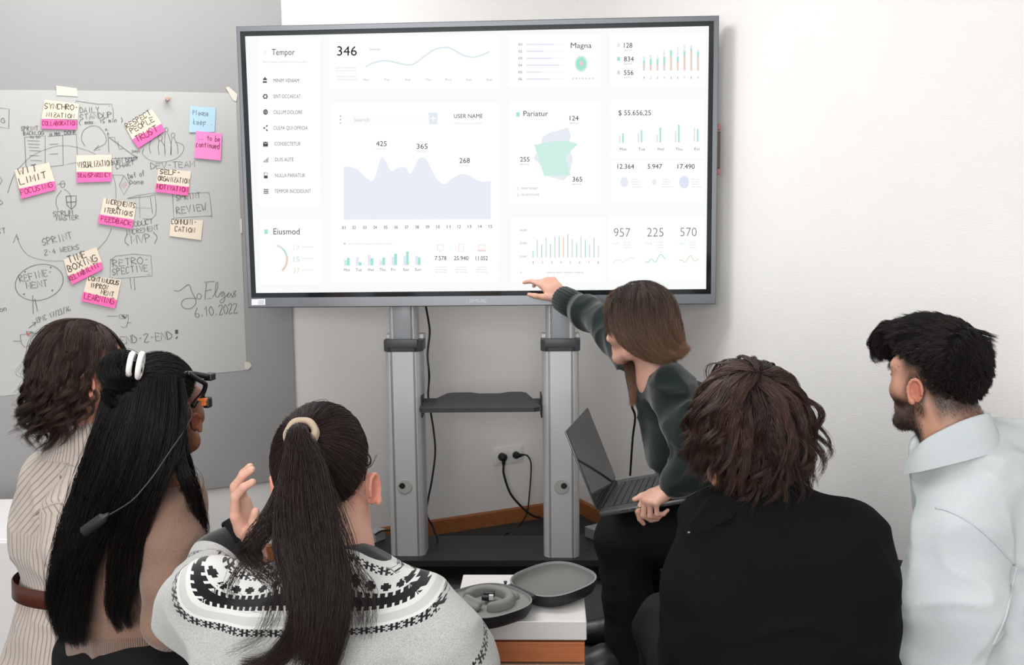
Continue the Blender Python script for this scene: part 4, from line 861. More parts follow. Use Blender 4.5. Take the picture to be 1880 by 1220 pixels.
for s, a_, b_ in (('7.578', 798.5, 819.5), ('25.940', 833.5, 860), ('11.052', 873.5, 895.5)):
    tx(s, a_, b_, 477.3, 7.4, DK, .01)
    for j, w_ in enumerate(('ut enim ad', 'minim veniam', 'quis nostrud')): c_ = (a_+b_)/2; tx(w_, c_-(8, 11, 10)[j], c_+(8, 11, 10)[j], 491+j*4.6, 2.8, VL)
for s, y_ in (('40.000', 424), ('20.000', 448), ('10.000', 472.5)): tx(s, 954, 967, y_, 3.6, LG)
hs = (461, 440, 449, 436, 448, 434, 434, 435, 430, 438, 446, 435, 440, 449, 437, 450)
for k, y_ in enumerate(hs): x_ = 978.6+8.0*k; sq(x_-.7, y_, x_+.7, 472.5, (240, 192, 160) if k == 7 else ((190, 214, 212) if k % 2 else (150, 214, 198)), L3)
for k in range(8): x_ = 978.6+17.1*k; tx(str(k+1), x_-1, x_+1, 483.5, 4.4, GR)
tx('eiusmod tempor incididunt ut labore', 1004, 1071, 501, 3, LG); tx('0', 955.5, 958, 501.5, 3.6, LG)
sb.build('screen', None, disp, fix=False)
# ------------------------------------------------------------------ the stand: two telescopic posts on a black base
m_alu = Mat('anodised_aluminium', .4, .25, .5, lin((190, 190, 190))); m_alu.bump(m_alu.noise(1, m_alu.scale(m_alu.coord(), (500, 500, 6)), 2), .05, .0004); m_alu = m_alu.m
m_alud = mat('cool_grey_aluminium_profile', (166, 171, 175), .4, .3); m_coll = mat('collar_plastic', (66, 69, 73), .45); m_base = mat('black_powder_coat', (26, 26, 27), .5, bump=.1)  # inner post faces and brackets: slightly darker, cooler aluminium
stand = empty('display_stand', (-.13, 3.8, 0), 'grey two-post lift stand on a black floor plate carrying the display', 'stand')
YC = 3.74; ZP = .103
def post_section(w, d, notch):
    """outline with rounded shoulders and small grooves"""
    r = .03; pts = []
    for cx, cy, a0_ in ((w/2-r, d/2-r, 0), (-w/2+r, d/2-r, 90), (-w/2+r, -d/2+r, 180), (w/2-r, -d/2+r, 270)):
        for a in np.linspace(a0_, a0_+90, 7): pts.append((cx+r*math.cos(math.radians(a)), cy+r*math.sin(math.radians(a))))
    o = []
    for i, p in enumerate(pts):
        o.append(p)
        if i == 20:
            for gx in (-.36, .36):
                x = gx*w; o += [(x-.0015, -d/2), (x-.001, -d/2+notch), (x+.001, -d/2+notch), (x+.0015, -d/2)]
    return np.array(o)
def ext(mb, sec, c, z0, z1): mb.prism([np.array([c[0], c[1], z0])+DX*x-TN*y for x, y in sec], (0, 0, z1-z0))
zc = P(742, 632, YC)[2]
for k, (xa, xb, ci) in enumerate(((711, 779, 743), (998, 1065, 1031))):
    yc = YC-.004*k*10; c = (P(xa, 830, yc-.06)+P(xb, 830, yc-.06))/2; c = np.array([c[0], yc, 0]); w = .138
    mb = MB(); ext(mb, post_section(w, .12, .003), c, ZP, zc); mb.build('outer_post', m_alu, stand, smooth=30)
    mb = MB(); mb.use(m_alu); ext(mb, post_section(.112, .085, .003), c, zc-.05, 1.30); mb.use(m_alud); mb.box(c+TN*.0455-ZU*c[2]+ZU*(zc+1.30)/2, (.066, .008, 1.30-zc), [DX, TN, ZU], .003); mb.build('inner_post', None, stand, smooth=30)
    mb = MB(); R = []
    sec = post_section(w+.012, .13, 0.)
    R = [[np.array([c[0], c[1], z])+DX*x*f-TN*y*f for x, y in sec] for z, f in ((zc-.02, .985), (zc-.017, 1.), (zc+.018, 1.), (zc+.022, .99))]
    mb.rings(R); mb.box(c+TN*.067+ZU*(zc+.012), (w-.02, .008, .034), [DX, TN, ZU], .003); cl = mb.build('collar', m_coll, stand, smooth=30)
    mb = MB(); mb.box(c-TN*.03+ZU*(zc+.03), (w+.01, .05, .02), [DX, TN, ZU], .004); mb.build('collar_bracket', m_alu, stand)
    f = onplane(ci, 892.5, c+TN*.0605, TN); mb = MB(); mb.lathe(f, [(.0285, 0), (.0285, .002), (.027, .003), (.0001, .003)], TN, 32); mb.build('port_cover', mat('port_cover_plastic', (158, 157, 154), .5), stand, smooth=30)
    sx = -1 if k == 0 else 1; mb = MB(); mb.lathe(f+DX*sx*.009+ZU*.003+TN*.003, [(.0115, 0), (.0115, .0006), (.0001, .0006)], TN, 24); mb.box(f+DX*sx*.016+ZU*.003+TN*.0034, (.01, .001, .01), [DX, TN, ZU]); mb.build('cable_hole', m_plug, stand)
mb = MB()
fx = [P(640, 1037, 3.62)[0], P(1112, 1037, 3.62)[0]]; z0, z1 = .080, .103
y0f = 3.655
mb.use(m_base); bp = [(fx[0]-.03, y0f-.02, z0), (fx[1]+.03, y0f-.05, z0), (fx[1]+.10, 3.80, z0), (fx[1]+.06, 3.93, z0), (.30, 3.95, z0), (.27, 3.90, z0), (-.52, 3.93, z0), (-.56, 3.99, z0), (-.66, 3.98, z0), (fx[0]-.10, 3.80, z0)]
mb.prism(bp, (0, 0, z1-z0)); mb.build('base_plate', m_base, stand)
for q in ((fx[0], 3.70), (fx[1], 3.68), (fx[1], 3.88), (fx[0], 3.88)):
    mb = MB(); mb.lathe((q[0], q[1], 0), [(.022, 0), (.024, .006), (.012, .012), (.010, .082)], n=16); mb.build('foot', m_plug, stand, smooth=30)
for sx, x_ in ((-1, -.585), (1, .345)):
    mb = MB(); a = math.radians(35*sx); ax = np.array([math.cos(a), math.sin(a), 0]); ay = np.array([-math.sin(a), math.cos(a), 0]); c = np.array([x_, 3.89, z1+.022])
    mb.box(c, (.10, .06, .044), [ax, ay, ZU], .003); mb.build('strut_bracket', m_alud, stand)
# shelf between the posts
zs = P(880, 752, 3.62)[2]
mb = MB(); y1s, y2s = 3.58, 3.93; A = lambda px, y_, z_: np.array([P(px, 750, y_)[0], y_, z_])
prof = [A(770, y1s+.015, zs), A(776, y1s, zs), A(980, y1s-.012, zs), A(991, y1s, zs), A(993, y1s+.03, zs), A(966, y2s-.04, zs), A(957, y2s-.02, zs), A(935, y2s-.02, zs), A(918, y2s-.05, zs), A(880, y2s-.05, zs), A(864, y2s-.02, zs), A(835, y2s-.02, zs), A(822, y2s-.035, zs), A(771, y1s+.05, zs)]
mb.prism(prof, (0, 0, .016)); mb.build('shelf', Mat('shelf_coat', .45, 0, .5, lin((44, 44, 45))).m, stand)
for px, sx in ((777, 1), (993, -1)):
    p = P(px, 742, 3.72); mb = MB(); mb.box(p+np.array([sx*.022, 0, .0]), (.05, .10, .03), None, .002); mb.box(p+np.array([-.001*sx, 0, .0]), (.006, .10, .085), None, .002); sbk = mb.build('shelf_bracket', m_base, stand)
    mb = MB(); mb.lathe(p+np.array([sx*.018, -.0505, .0]), [(.006, 0), (.006, .002), (.001, .003)], (0, -1, 0), 14); mb.build('bolt', m_alu, sbk, smooth=30)
cable([P(782, 563, 3.66), P(786, 585, 3.70), P(789, 610, 3.72), P(785, 650, 3.72), P(788, 690, 3.72), P(786, 725, 3.90), P(790, 752, 3.97), P(796, 790, 3.97), P(799, 830, 3.9), P(793, 880, 3.88), P(783, 938, 3.86), P(794, 965, 3.86), P(803, 990, 3.85), P(801, 1004, 3.84), P(806, 1014, 3.80)], .0042, 'display_cable', 'black cable hanging down beside the stand post from under the display')
cable([P(688, 981, 3.83), P(700, 974, 3.86), P(716, 973, 3.9)], .003, 'patch_cable', 'short black cable on the silver bracket of the stand base')
cable([np.array([P(780, 1048, 3.55)[0], 3.58, .008]), np.array([-.28, 3.48, .008]), np.array([-.2, 3.42, .008]), np.array([-.1, 3.38, .008]), np.array([.0, 3.36, .008])], .004, 'floor_cable', 'black cable lying on the carpet in front of the stand base')
# ------------------------------------------------------------------ low cabinet in front, headphone case on it
m_white = mat('white_laminate', (204, 202, 200), .4, var=.01); m_oak = wood('red_oak_front', (150, 84, 48), (186, 112, 70), 0, 14); m_oakl = wood('pale_oak_front', (164, 128, 104), (196, 164, 140), 0, 10)
ZT_ = .55
def at_z(px, py, z):
    v = ray(px, py); return CAM+v*((z-CAMZ)/v[2])
ca = at_z(1077, 1140, ZT_); cb = at_z(1076, 1072, ZT_)
cyaw = math.radians(-2); cx_ = np.array([math.cos(cyaw), math.sin(cyaw), 0]); cy_ = np.array([-math.sin(cyaw), math.cos(cyaw), 0])
cw, cd = .285, .275
cen = ca-cx_*cw/2+cy_*cd/2; cen[2] = 0
cab = empty('drawer_cabinet', cen, 'low white cabinet with oak drawer fronts standing behind the woman with the ponytail', 'cabinet')
mb = MB(); mb.box(cen+ZU*(ZT_-.021), (cw, cd, .042), [cx_, cy_, ZU], .002); mb.build('top', m_white, cab)
mb = MB(); mb.box(cen+ZU*.26+cy_*.012, (cw-.006, cd-.026, .50), [cx_, cy_, ZU], .002); mb.build('carcass', mat('cabinet_carcass', (150, 148, 145), .5), cab)
z = ZT_-.047
for h, m_ in ((.044, m_oak), (.13, m_oakl), (.13, m_oakl), (.13, m_oakl)):
    mb = MB(); mb.box(cen-cy_*(cd/2-.010)+ZU*(z-h/2), (cw-.008, .018, h), [cx_, cy_, ZU], .0015); mb.build('drawer', m_, cab); z -= h+.006
mb = MB(); mb.box(cen+ZU*.008, (cw-.06, cd-.06, .016), [cx_, cy_, ZU]); mb.build('plinth', m_base, cab)
m_case = mat('black_case_shell', (26, 26, 27), .55, bump=.25, bscale=700); m_line = mat('grey_case_lining', (104, 104, 102), .9, var=.05, vscale=120, bump=.2, bscale=900); m_foam = mat('moulded_grey_insert', (122, 121, 118), .85, bump=.15, bscale=900)
def squircle(rx, ry, n=44, e=2.7):
    o = []
    for t in np.linspace(0, 2*math.pi, n, endpoint=False):
        c, s_ = math.cos(t), math.sin(t); o.append((rx*math.copysign(abs(c)**(2/e), c), ry*math.copysign(abs(s_)**(2/e), s_)))
    return np.array(o)
b0_ = (at_z(835, 1085, ZT_+.05)+at_z(1000, 1080, ZT_+.05))/2; b0_ = at_z(893, 1092, ZT_+.045); l0_ = at_z(1013, 1052, ZT_+.05)
hx = unit(np.array([*(l0_-b0_)[:2], 0])); hy = np.array([-hx[1], hx[0], 0])
case = empty('headphone_case', np.array([b0_[0], b0_[1], ZT_]), 'open black headphone case with grey lining lying on the white cabinet', 'headphone case')
def shell(name, c, X, Y, Zv, rx, ry, hgt, rim_m, lin_m, depth):
    mb = MB(); mb.use(m_case); q = squircle(1, 1)
    ring = lambda f, z: [c+X*x*rx*f+Y*y*ry*f+Zv*z for x, y in q]
    R = [ring(.55, 0), ring(.80, .001), ring(.92, .006), ring(.985, .016), ring(1.0, .026), ring(1.0, hgt-.006), ring(1.012, hgt-.004), ring(1.012, hgt)]
    mb.rings(R, True, False); mb.use(rim_m); mb.rings([ring(1.012, hgt), ring(.975, hgt+.001), ring(.955, hgt-.004)], False, False); mb.use(lin_m)
    if depth < .01: mb.rings([ring(.955, hgt-.004), ring(.93, hgt-depth), ring(.5, hgt-depth), ring(.01, hgt-depth)], False, True)
    else: mb.rings([ring(.955, hgt-.004), ring(.94, hgt-depth*.6), ring(.86, hgt-depth), ring(.4, hgt-depth-.002), ring(.01, hgt-depth-.002)], False, True)
    return mb.build(name, None, case, smooth=50)
m_rim = mat('zip_rim_grey', (120, 121, 121), .6)
RX, RY = .090, .088
bc = np.array([b0_[0], b0_[1], ZT_+.001]); base_o = shell('case_base', bc, hx, hy, ZU, RX, RY, .034, m_rim, m_foam, .006)
tlt = math.radians(-4); lx = hx*math.cos(tlt)+ZU*math.sin(tlt)*-1; lz = np.cross(lx, hy); lz = lz if lz[2] > 0 else -lz
lc = bc+hx*(2*RX+.010)+ZU*.003; shell('case_lid', lc, lx, hy, lz, RX, RY, .034, m_rim, m_line, .020)
F = Field(bc-.13+ZU*.10, bc+np.array([.13, .13, .13]), .003); zf = ZT_+.029
pt_ = lambda x, y, z: bc+hx*x+hy*y+ZU*(zf-bc[2]+z)
arcp = [(math.cos(math.radians(a)), math.sin(math.radians(a))) for a in np.linspace(-30, 210, 22)]
F.chain([pt_(.046*y+.004, -.050*x, .010) for x, y in arcp], [.0095]*22, .003); F.chain([pt_(.046*y+.004, -.050*x, .001) for x, y in arcp], [.011]*22, .003); F.cone(pt_(-.046, -.026, .006), pt_(-.046, .028, .006), .008, .008, .003); F.cone(pt_(-.034, -.022, .012), pt_(-.034, .024, .012), .0075, .0075, .003)
F.cone(pt_(.062, -.02, .004), pt_(.062, .03, .004), .010, .010, .006)
V, Q = F.mesh(2); rmesh('moulded_insert', V, Q, [m_foam], case)
mb = MB(); mb.use(m_plug); mb.box(pt_(.012, .006, .014), (.024, .016, .012), [cx_, cy_, ZU], .002); mb.box(pt_(-.004, -.002, .012), (.016, .012, .010), [cx_, cy_, ZU], .002); mb.build('adapter', None, case)
mb = MB(); mb.box(pt_(.004, -.012, .014), (.010, .008, .011), [cx_, cy_, ZU], .001); mb.build('adapter_plug', m_white, case)
mb = MB(); mb.box(bc+hx*(RX+.005)+ZU*.028, (.016, .09, .010), [hx, hy, ZU], .003); mb.build('hinge', m_case, case)
mb = MB(); p = bc+hx*(RX+.002)+hy*(RY*.62)+ZU*.030; mb.tube([p, p+hx*.010+hy*.010, p+hx*.014+hy*.02-ZU*.004], .003, 6); mb.build('zip_pull', m_case, case)
# ------------------------------------------------------------------ laptop, swivel chair and loose cables around the presenter
m_lap = mat('space_grey_aluminium', (92, 94, 95), .38, .6); m_key = mat('black_keys', (24, 24, 25), .5); m_glass = mat('laptop_glass', (34, 35, 37), .06, spec=.7)
hf = at_z(1099, 940, .565); hb_ = at_z(1133, 879, .565); e1 = unit(hb_-hf); _p = np.cross(ZU, e1); _p = _p if _p[0] > 0 else -_p
tl_ = math.radians(13); e2 = _p*math.cos(tl_)+ZU*math.sin(tl_); e3 = np.cross(e1, e2); e3 = e3 if e3[2] > 0 else -e3; LW, LD = .357, .248
ld = unit(-_p*.36+ZU*.9); ln = np.cross(e1, ld); ln = ln if ln@_p > 0 else -ln
lap = empty('laptop', hf+e1*LW/2+e2*LD/2, 'open grey laptop balanced on the lap of the woman in the dark green sweater', 'laptop')
LP = lambda u, v, z=0.: hf+e1*u+e2*v+e3*z
mb = MB(); mb.box(LP(LW/2, LD/2, -.0075), (LW, LD, .015), [e1, e2, e3], .004); bo = mb.build('base', m_lap, lap, smooth=30)
mb = MB(); mb.use(m_key); mb.box(LP(LW/2, .078, .0003), (.272, .112, .001), [e1, e2, e3], .0005)
mb.use(mat('key_caps', (58, 59, 60), .45))
for r_ in range(6):
    nk = (14, 14, 14, 13, 12, 8)[r_]; x = .0; wtot = .268; ws = [wtot/nk]*nk
    if r_ == 5: ws = [.019, .019, .019, .024, .106, .024, .019, .038]
    for w_ in ws: mb.box(LP(LW/2-wtot/2+x+w_/2, .030+r_*.0192, .0014), (w_-.003, .0162 if r_ else .010, .0016), [e1, e2, e3], .0005); x += w_
mb.build('keyboard', None, lap)
mb = MB(); mb.box(LP(LW/2, .190, .0003), (.15, .092, .0008), [e1, e2, e3], .0004); mb.build('trackpad', m_lap, lap)
mb = MB()
for u in (.10, .118, .136): mb.box(LP(-.0002, u, -.006), (.001, .011, .004), [e1, e2, e3], .0004)
mb.box(LP(-.0002, .075, -.006), (.001, .022, .003), [e1, e2, e3], .0004); mb.build('port', m_key, lap)
LL = lambda u, v, z=0.: hf+e1*u+ld*v+ln*z
mb = MB(); mb.box(LL(LW/2, .128, -.003), (LW, .243, .005), [e1, ld, ln], .002); lid = mb.build('lid', m_lap, lap, smooth=30)
mb = MB(); mb.box(LL(LW/2, .131, .0000), (LW-.004, .236, .0012), [e1, ld, ln], .0006); mb.build('display_glass', m_glass, lap)
mb = MB(); mb.tube([LL(.03, .002, 0), LL(LW-.03, .002, 0)], .006, 10); mb.build('hinge', m_key, lap, smooth=40)
ch = np.array([.71, 3.04, 0]); m_chrome = mat('chrome', (205, 206, 208), .12, 1.)
chair = empty('office_chair', ch, 'black swivel chair on castors under the woman in the dark green sweater', 'chair')
mb = MB(); q = squircle(.22, .21, 40, 3)
mb.rings([[ch+np.array([x*f, y*f, z]) for x, y in q] for z, f in ((.27, .86), (.28, .97), (.30, 1), (.318, .97), (.326, .88))]); mb.build('seat', mat('chair_fabric', (20, 20, 21), .9, bump=.3), chair, smooth=50)
mb = MB(); mb.lathe(ch, [(.03, .08), (.032, .20), (.02, .20), (.02, .27)], n=20); mb.build('gas_column', m_chrome, chair, smooth=40)
for k in range(5):
    a = math.radians(158+72*k); d_ = np.array([math.cos(a), math.sin(a), 0]); n_ = np.array([-d_[1], d_[0], 0])
    mb = MB(); mb.rings([[ch+d_*s+n_*x+ZU*z for x, z in ((-w, zc_-.012), (w, zc_-.012), (w*.8, zc_+h), (-w*.8, zc_+h))] for s, w, zc_, h in ((.02, .032, .105, .022), (.14, .026, .10, .018), (.27, .020, .088, .012))]); lg = mb.build('leg', mat('chair_base_black', (18, 18, 19), .35), chair)
    c = ch+d_*.262
    mb = MB(); mb.lathe(c+ZU*.05-n_*.02, [(.024, 0), (.026, .004), (.026, .012), (.020, .014), (.020, .026), (.026, .028), (.026, .036), (.024, .04)], n_, 20); mb.tube([c+ZU*.05, c+ZU*.088], .007, 10); mb.build('caster', m_chrome, lg, smooth=40)
    mb = MB(); R = []
    for t in np.linspace(0, math.pi, 9): r_ = .036; R.append([c+ZU*.052+d_*(-math.cos(t)*r_*f)+ZU*(math.sin(t)*r_*f)+n_*y for f, y in ((1, -.024), (1, .024), (.9, .024), (.9, -.024))])
    mb.rings(R); mb.build('caster_hood', m_plug, lg, smooth=40)
fl = lambda x, y: at_z(x, y, .006)
cable([fl(1206, 1012), fl(1200, 1030), fl(1192, 1052), fl(1186, 1064)], .004, 'floor_cable', 'short black cable end lying on the carpet beside the trouser leg of the seated presenter')
cable([fl(1236, 1020), fl(1240, 1038), fl(1228, 1064), fl(1213, 1086), fl(1206, 1100)], .004, 'floor_cable', 'black cable curving over the carpet from the wooden skirting toward the swivel chair')
cable([fl(1180, 1058), fl(1192, 1076), fl(1204, 1088), fl(1222, 1100), fl(1262, 1118)], .0042, 'floor_cable', 'black cable crossing the carpet behind the swivel chair toward the person in the black jacket')
cable([fl(1225, 1092), fl(1206, 1080), fl(1204, 1074), fl(1222, 1072), fl(1250, 1075)], .004, 'floor_cable', 'looped black cable on the carpet just behind the black jacket')
cable([fl(1222, 1122), fl(1212, 1150), fl(1204, 1180), fl(1190, 1206), fl(1180, 1226)], .0045, 'floor_cable', 'black cable running along the carpet between the trouser leg and the black jacket')
# ------------------------------------------------------------------ people
m_trous = mat('black_trousers', (17, 17, 18), .8, spec=.2, bump=.15, bscale=600); m_boot = mat('black_leather', (20, 20, 20), .38, bump=.15)
def legs(F, hips, knees, ank, r=(.085, .062, .045), feet=None, flare=0., foot=True):
    for h_, k_, a_, ft in zip(hips, knees, ank, feet):
        F.chain([h_, (np.asarray(h_)+k_)/2, k_], [r[0], (r[0]+r[1])*.5, r[1]], .03); F.chain([k_, np.asarray(k_)*.6+np.asarray(a_)*.4, a_], [r[1]*.95, r[1]*.92, r[2]+flare], .02)
        if foot: d = np.array([*unit(ft), 0]); p = np.array([a_[0], a_[1], .045]); F.chain([p-d*.04, p+d*.08, p+d*.16-ZU*.012], [.042, .038, .028], .02)
def seated(name, H, neck, sh, el, wr, hands, hip, yaw, knees=None, m_skin=None, label='', h=.005, neck_r=.055, male=False, beard=False, legcover=True, tor=(.13, .085), feetdir=None, ear=1.):
    """one continuous body: head, neck, trunk, arms, hands, legs and feet; returns its Empty"""
    hip = np.asarray(hip, float); f = frame_of(yaw)[1]; r = frame_of(yaw)[0]
    root = empty(name, (hip[0], hip[1], 0), label, 'person', 'people gathered around the display')
    hips = [hip-r*.085, hip+r*.085]
    if knees is None: knees = [hip-r*.11+f*.42+ZU*.04, hip+r*.11+f*.42+ZU*.04]
    ank = [np.array([k[0]-f[0]*.03, k[1]-f[1]*.03, .085]) for k in knees]; fd = feetdir or [f[:2]-r[:2]*.15, f[:2]+r[:2]*.15]
    pts = np.array([H.c, hip, *sh, *el, *wr, *knees, *ank]); F = Field(pts.min(0)-np.array([.22, .22, .10]), np.maximum(pts.max(0)+.22, H.c+.22), h)
    H.build(F, neck=neck, neck_r=neck_r, male=male, ear=ear)
    chest = np.asarray(neck)*.68+hip*.32; F.chain([np.asarray(neck)-ZU*.02, chest, hip*.8+chest*.2, hip], [.06, tor[0]*.85, tor[0]*.75, tor[0]*.9], .05, flat=(f, .75))
    for s in sh: F.cone(np.asarray(neck)-ZU*.045, np.asarray(s)-ZU*.02, .038, .038, .03)
    for s, e, w_, hd in zip(sh, el, wr, hands):
        limb(F, [s, e], [.046, .036], .02); F.cone(e, np.asarray(w_), .037, .0245, .015); hand(F, w_, *hd)
    legs(F, hips, knees, ank, feet=fd); V, Q = F.mesh(1); rmesh('body', V, Q, [m_skin], root, face_attrs(V, H, beard))
    if legcover:
        F = Field(np.minimum(np.array([*knees, hip, *ank]).min(0)-.2, hip-.2), np.maximum(np.array([*knees, hip]).max(0)+.2, hip+.2), .007)
        legs(F, hips, knees, [a+ZU*.03 for a in ank], (.10, .078, .062), fd, .004, foot=False); F.ell(hip+ZU*.01, (.16, .13, .12), frame_of(yaw), .05); cloth(F, root, 'trousers', legcover if legcover is not True else m_trous, .005, 8)
        for a_, d_ in zip(ank, fd):
            F = Field(np.array(a_)-np.array([.24, .24, .09]), np.array(a_)+np.array([.24, .24, .08]), .006); d = np.array([*unit(d_), 0]); p = np.array([a_[0], a_[1], .046])
            F.chain([p-d*.045, p+d*.085, p+d*.17-ZU*.012], [.050, .045, .036], .02); F.cone(p-d*.01, p-d*.015+ZU*.07, .05, .052, .02); F.halfcut((0, 0, .004), (0, 0, -1)); V, Q = F.mesh(1); rmesh('shoe', V, Q, [m_boot], root)
    return root
LAP = lambda hip, yaw, sd: np.asarray(hip)+frame_of(yaw)[1]*.24+frame_of(yaw)[0]*sd*.10+ZU*.105
def lap_hands(yaw): f, r = frame_of(yaw)[1], frame_of(yaw)[0]; return [(f+r*.25-ZU*.1, ZU, -1, RELAX, (.6, .8, .2, .3)), (f-r*.25-ZU*.1, ZU, 1, RELAX, (.6, .8, .2, .3))]
def loft_rows(yaw, Y, rows, lean=0.):
    R = frame_of(yaw); q = []; c0 = P(rows[0][0], rows[0][1], Y)
    for px, py, a, b, *dy in rows:
        p = P(px, py, Y+(dy[0] if dy else 0)); d = p-c0; q.append((p[2], d@R[0], d@R[1], a, b))
    q.sort(); return np.array([c0[0], c0[1], 0]), R, q
def knit_mat(name, rgb, rgb2, spec=.15):
    M = Mat(name, .95, 0, spec); n = M.noise(260, detail=3); k = M.noise(14); M.base(M.mix((n*.8+k*.4-.1).clamp(), lin(rgb), lin(rgb2))); M.bump(n, .35, .003); M.b.inputs['Sheen Weight'].default_value = .25; M.b.inputs['Sheen Roughness'].default_value = .5; return M
sk_pale = skin_mat('pale_skin', (196, 148, 128), (210, 166, 148)); sk_warm = skin_mat('warm_skin', (188, 132, 110), (202, 150, 128)); sk_brown = skin_mat('brown_skin', (116, 74, 55), (132, 88, 66)); sk_tan = skin_mat('tan_skin', (178, 130, 108), (192, 146, 124), dark=(38, 30, 26))
HZ = hairline
# ---- man in the pale sweatshirt, in profile beside the wall
H = Head(P(1720, 690, 1.93), 30, 1, 0, .92)
neck = P(1762, 806, 1.90); hipF = np.array([P(1800, 1200, 1.98)[0], 1.98, .46])
rF = frame_of(30)
shF = [P(1735, 960, 1.84), neck+np.array([.19, .11, -.13])]; elF = [P(1722, 1215, 1.83), shF[1]+np.array([.03, .08, -.27])]; wrF = [hipF+np.array([.02, .22, .13]), hipF+np.array([.14, .24, .13])]
rt = seated('person', H, neck, shF, elF, wrF, lap_hands(20), hipF, -8, knees=[hipF+np.array([-.02, .40, -.01]), hipF+np.array([.17, .38, -.01])], m_skin=sk_tan, label='bearded man with short dark hair in a pale blue quarter-zip sweatshirt', male=True, beard=True, ear=.92, h=.0030, neck_r=.056, tor=(.10, .075))
Mf = Mat('pale_blue_fleece', .95, 0, .12); n_ = Mf.noise(300, detail=3); k_ = Mf.noise(8); Mf.base(Mf.mix((n_*.5+k_*.6-.05).clamp(), lin((172, 180, 182)), lin((198, 203, 204)))); Mf.bump(n_, .2, .002)
F = Field((.45, 1.45, .38), (1.45, 2.40, 1.14), .0045)
F.loft(*loft_rows(15, 1.92, [(1758, 806, .088, .085), (1784, 836, .115, .10), (1820, 878, .155, .12), (1850, 980, .172, .13), (1856, 1100, .185, .135), (1812, 1230, .20, .145), (1812, 1400, .20, .15)]), .03, 2.3)
F.chain([P(1782, 900, 1.86), P(1756, 985, 1.81), P(1748, 1100, 1.79), P(1742, 1225, 1.80), P(1738, 1300, 1.86)], [.078, .072, .090, .080, .07], .028)
F.cone(P(1796, 832, 1.92), P(1905, 836, 1.97), .078, .076, .04)
F.chain([shF[1], elF[1], wrF[1]], [.09, .08, .06], .03); F.chain([elF[0], wrF[0]], [.07, .06], .03)
Rn = frame_of(58)
def attrs_none(V): return None
sw = cloth(F, rt, 'sweatshirt', Mf.m, .011, 6.5, 11)
seam(rt, sw, [(1718, 932), (1735, 935), (1765, 948), (1800, 972), (1835, 1005), (1862, 1036)], Mf.m, .0028)
seam(rt, sw, [(1866, 1042), (1858, 1075), (1846, 1130), (1822, 1185)], Mf.m, .0028)
# stand-up collar: a band around the neck, open and pointed in front
def collar_band(parent, m, rows, name, th=.006, zip_=None):
    """rows: list of (outer top pts, outer bottom pts) rings given as world points"""
    topp, bot = [np.array(x) for x in rows]; topp, bot = catmull(topp, 8), catmull(bot, 8); mb = MB(); n = len(topp); cen_ = (topp.mean(0)+bot.mean(0))/2; V = []
    for i in range(n):
        o = unit(np.array([*(topp[i]-cen_)[:2], 0])); mid = (topp[i]+bot[i])/2+o*.004; V += [bot[i], mid, topp[i], topp[i]+ZU*.004-o*.003, topp[i]-o*2*th, mid-o*2*th, bot[i]-o*2*th]
    Fc = []
    for i in range(n-1):
        for k in range(6): Fc.append((i*7+k, i*7+k+1, (i+1)*7+k+1, (i+1)*7+k))
    Fc += [tuple(range(7)), tuple((n-1)*7+k for k in range(7))[::-1]]; mb.add(V, Fc); return mb.build(name, m, parent, smooth='all')
cc = P(1741, 808, 1.905); fF = frame_of(36)[1]; lF = -frame_of(36)[0]
def ring_(spec): return [cc+(-fF*math.cos(math.radians(p))+lF*math.sin(math.radians(p)))*r+ZU*z for p, r, z in spec]
tS = [(-150, .115, -.055), (-125, .092, -.03), (-90, .076, .015), (-45, .074, .05), (0, .076, .062), (45, .076, .05), (90, .080, .012), (125, .074, -.026), (146, .070, -.046)]; bS = [(-150, .105, -.08), (-125, .100, -.085), (-90, .100, -.06), (-45, .100, -.03), (0, .094, -.008), (45, .093, -.020), (90, .092, -.048), (125, .086, -.066), (146, .076, -.066)]
collar_band(rt, Mf.m, (ring_(tS), ring_(bS)), 'collar')
mb = MB(); p = ring_(tS)[-1]; mb.box(p, (.008, .006, .009), None, .002); mb.build('zip_pull', mat('dark_zip', (30, 30, 30), .4), rt)
# hair: short faded sides, longer swept top with a curly fringe
hm = hair_mat('black_brown_hair', (15, 12, 11), (40, 32, 28), .45)
def zF(y, x): return np.interp(y, [-1, -.6, -.25, -.05, .15, .35, .7, 1], [-.78, -.74, -.42, .0, .04, .14, .27, .36])
q, r0 = scalp(H, 11000, lambda y, x: zF(y, x), seed=21)
qg, g0 = scalp(H, 700, lambda y, x: zF(y, x), seed=22)
v = np.stack([qg[:, 0]*.25, np.where(qg[:, 1] > -.55, .9, -.35)+0*qg[:, 0], .25-np.clip(-qg[:, 1]-.4, 0, 1)*1.8-(np.abs(qg[:, 0]) > .75)*.5], 1)
v = v @ H.R; top = np.clip((qg[:, 2]-.15)/.6, 0, 1); Lg = .010+.050*top*np.interp(qg[:, 1], [-1, -.4, 0], [.45, .7, 1])+.012*np.clip(qg[:, 1], 0, 1)*top
gp = grow(g0, v, Lg, 12, [Coll(H.w(0, -.012, .03), np.array([.081, .101, .097])*.95, H.R)], .05, turb=.045, seed=3); gp = curl(gp, .0020+.007*np.clip(qg[:, 1:2]-.3, 0, 1), .04, 4, .2)
st, ix = follow(r0, g0, gp, .55, .0016, 5, .6, .3)
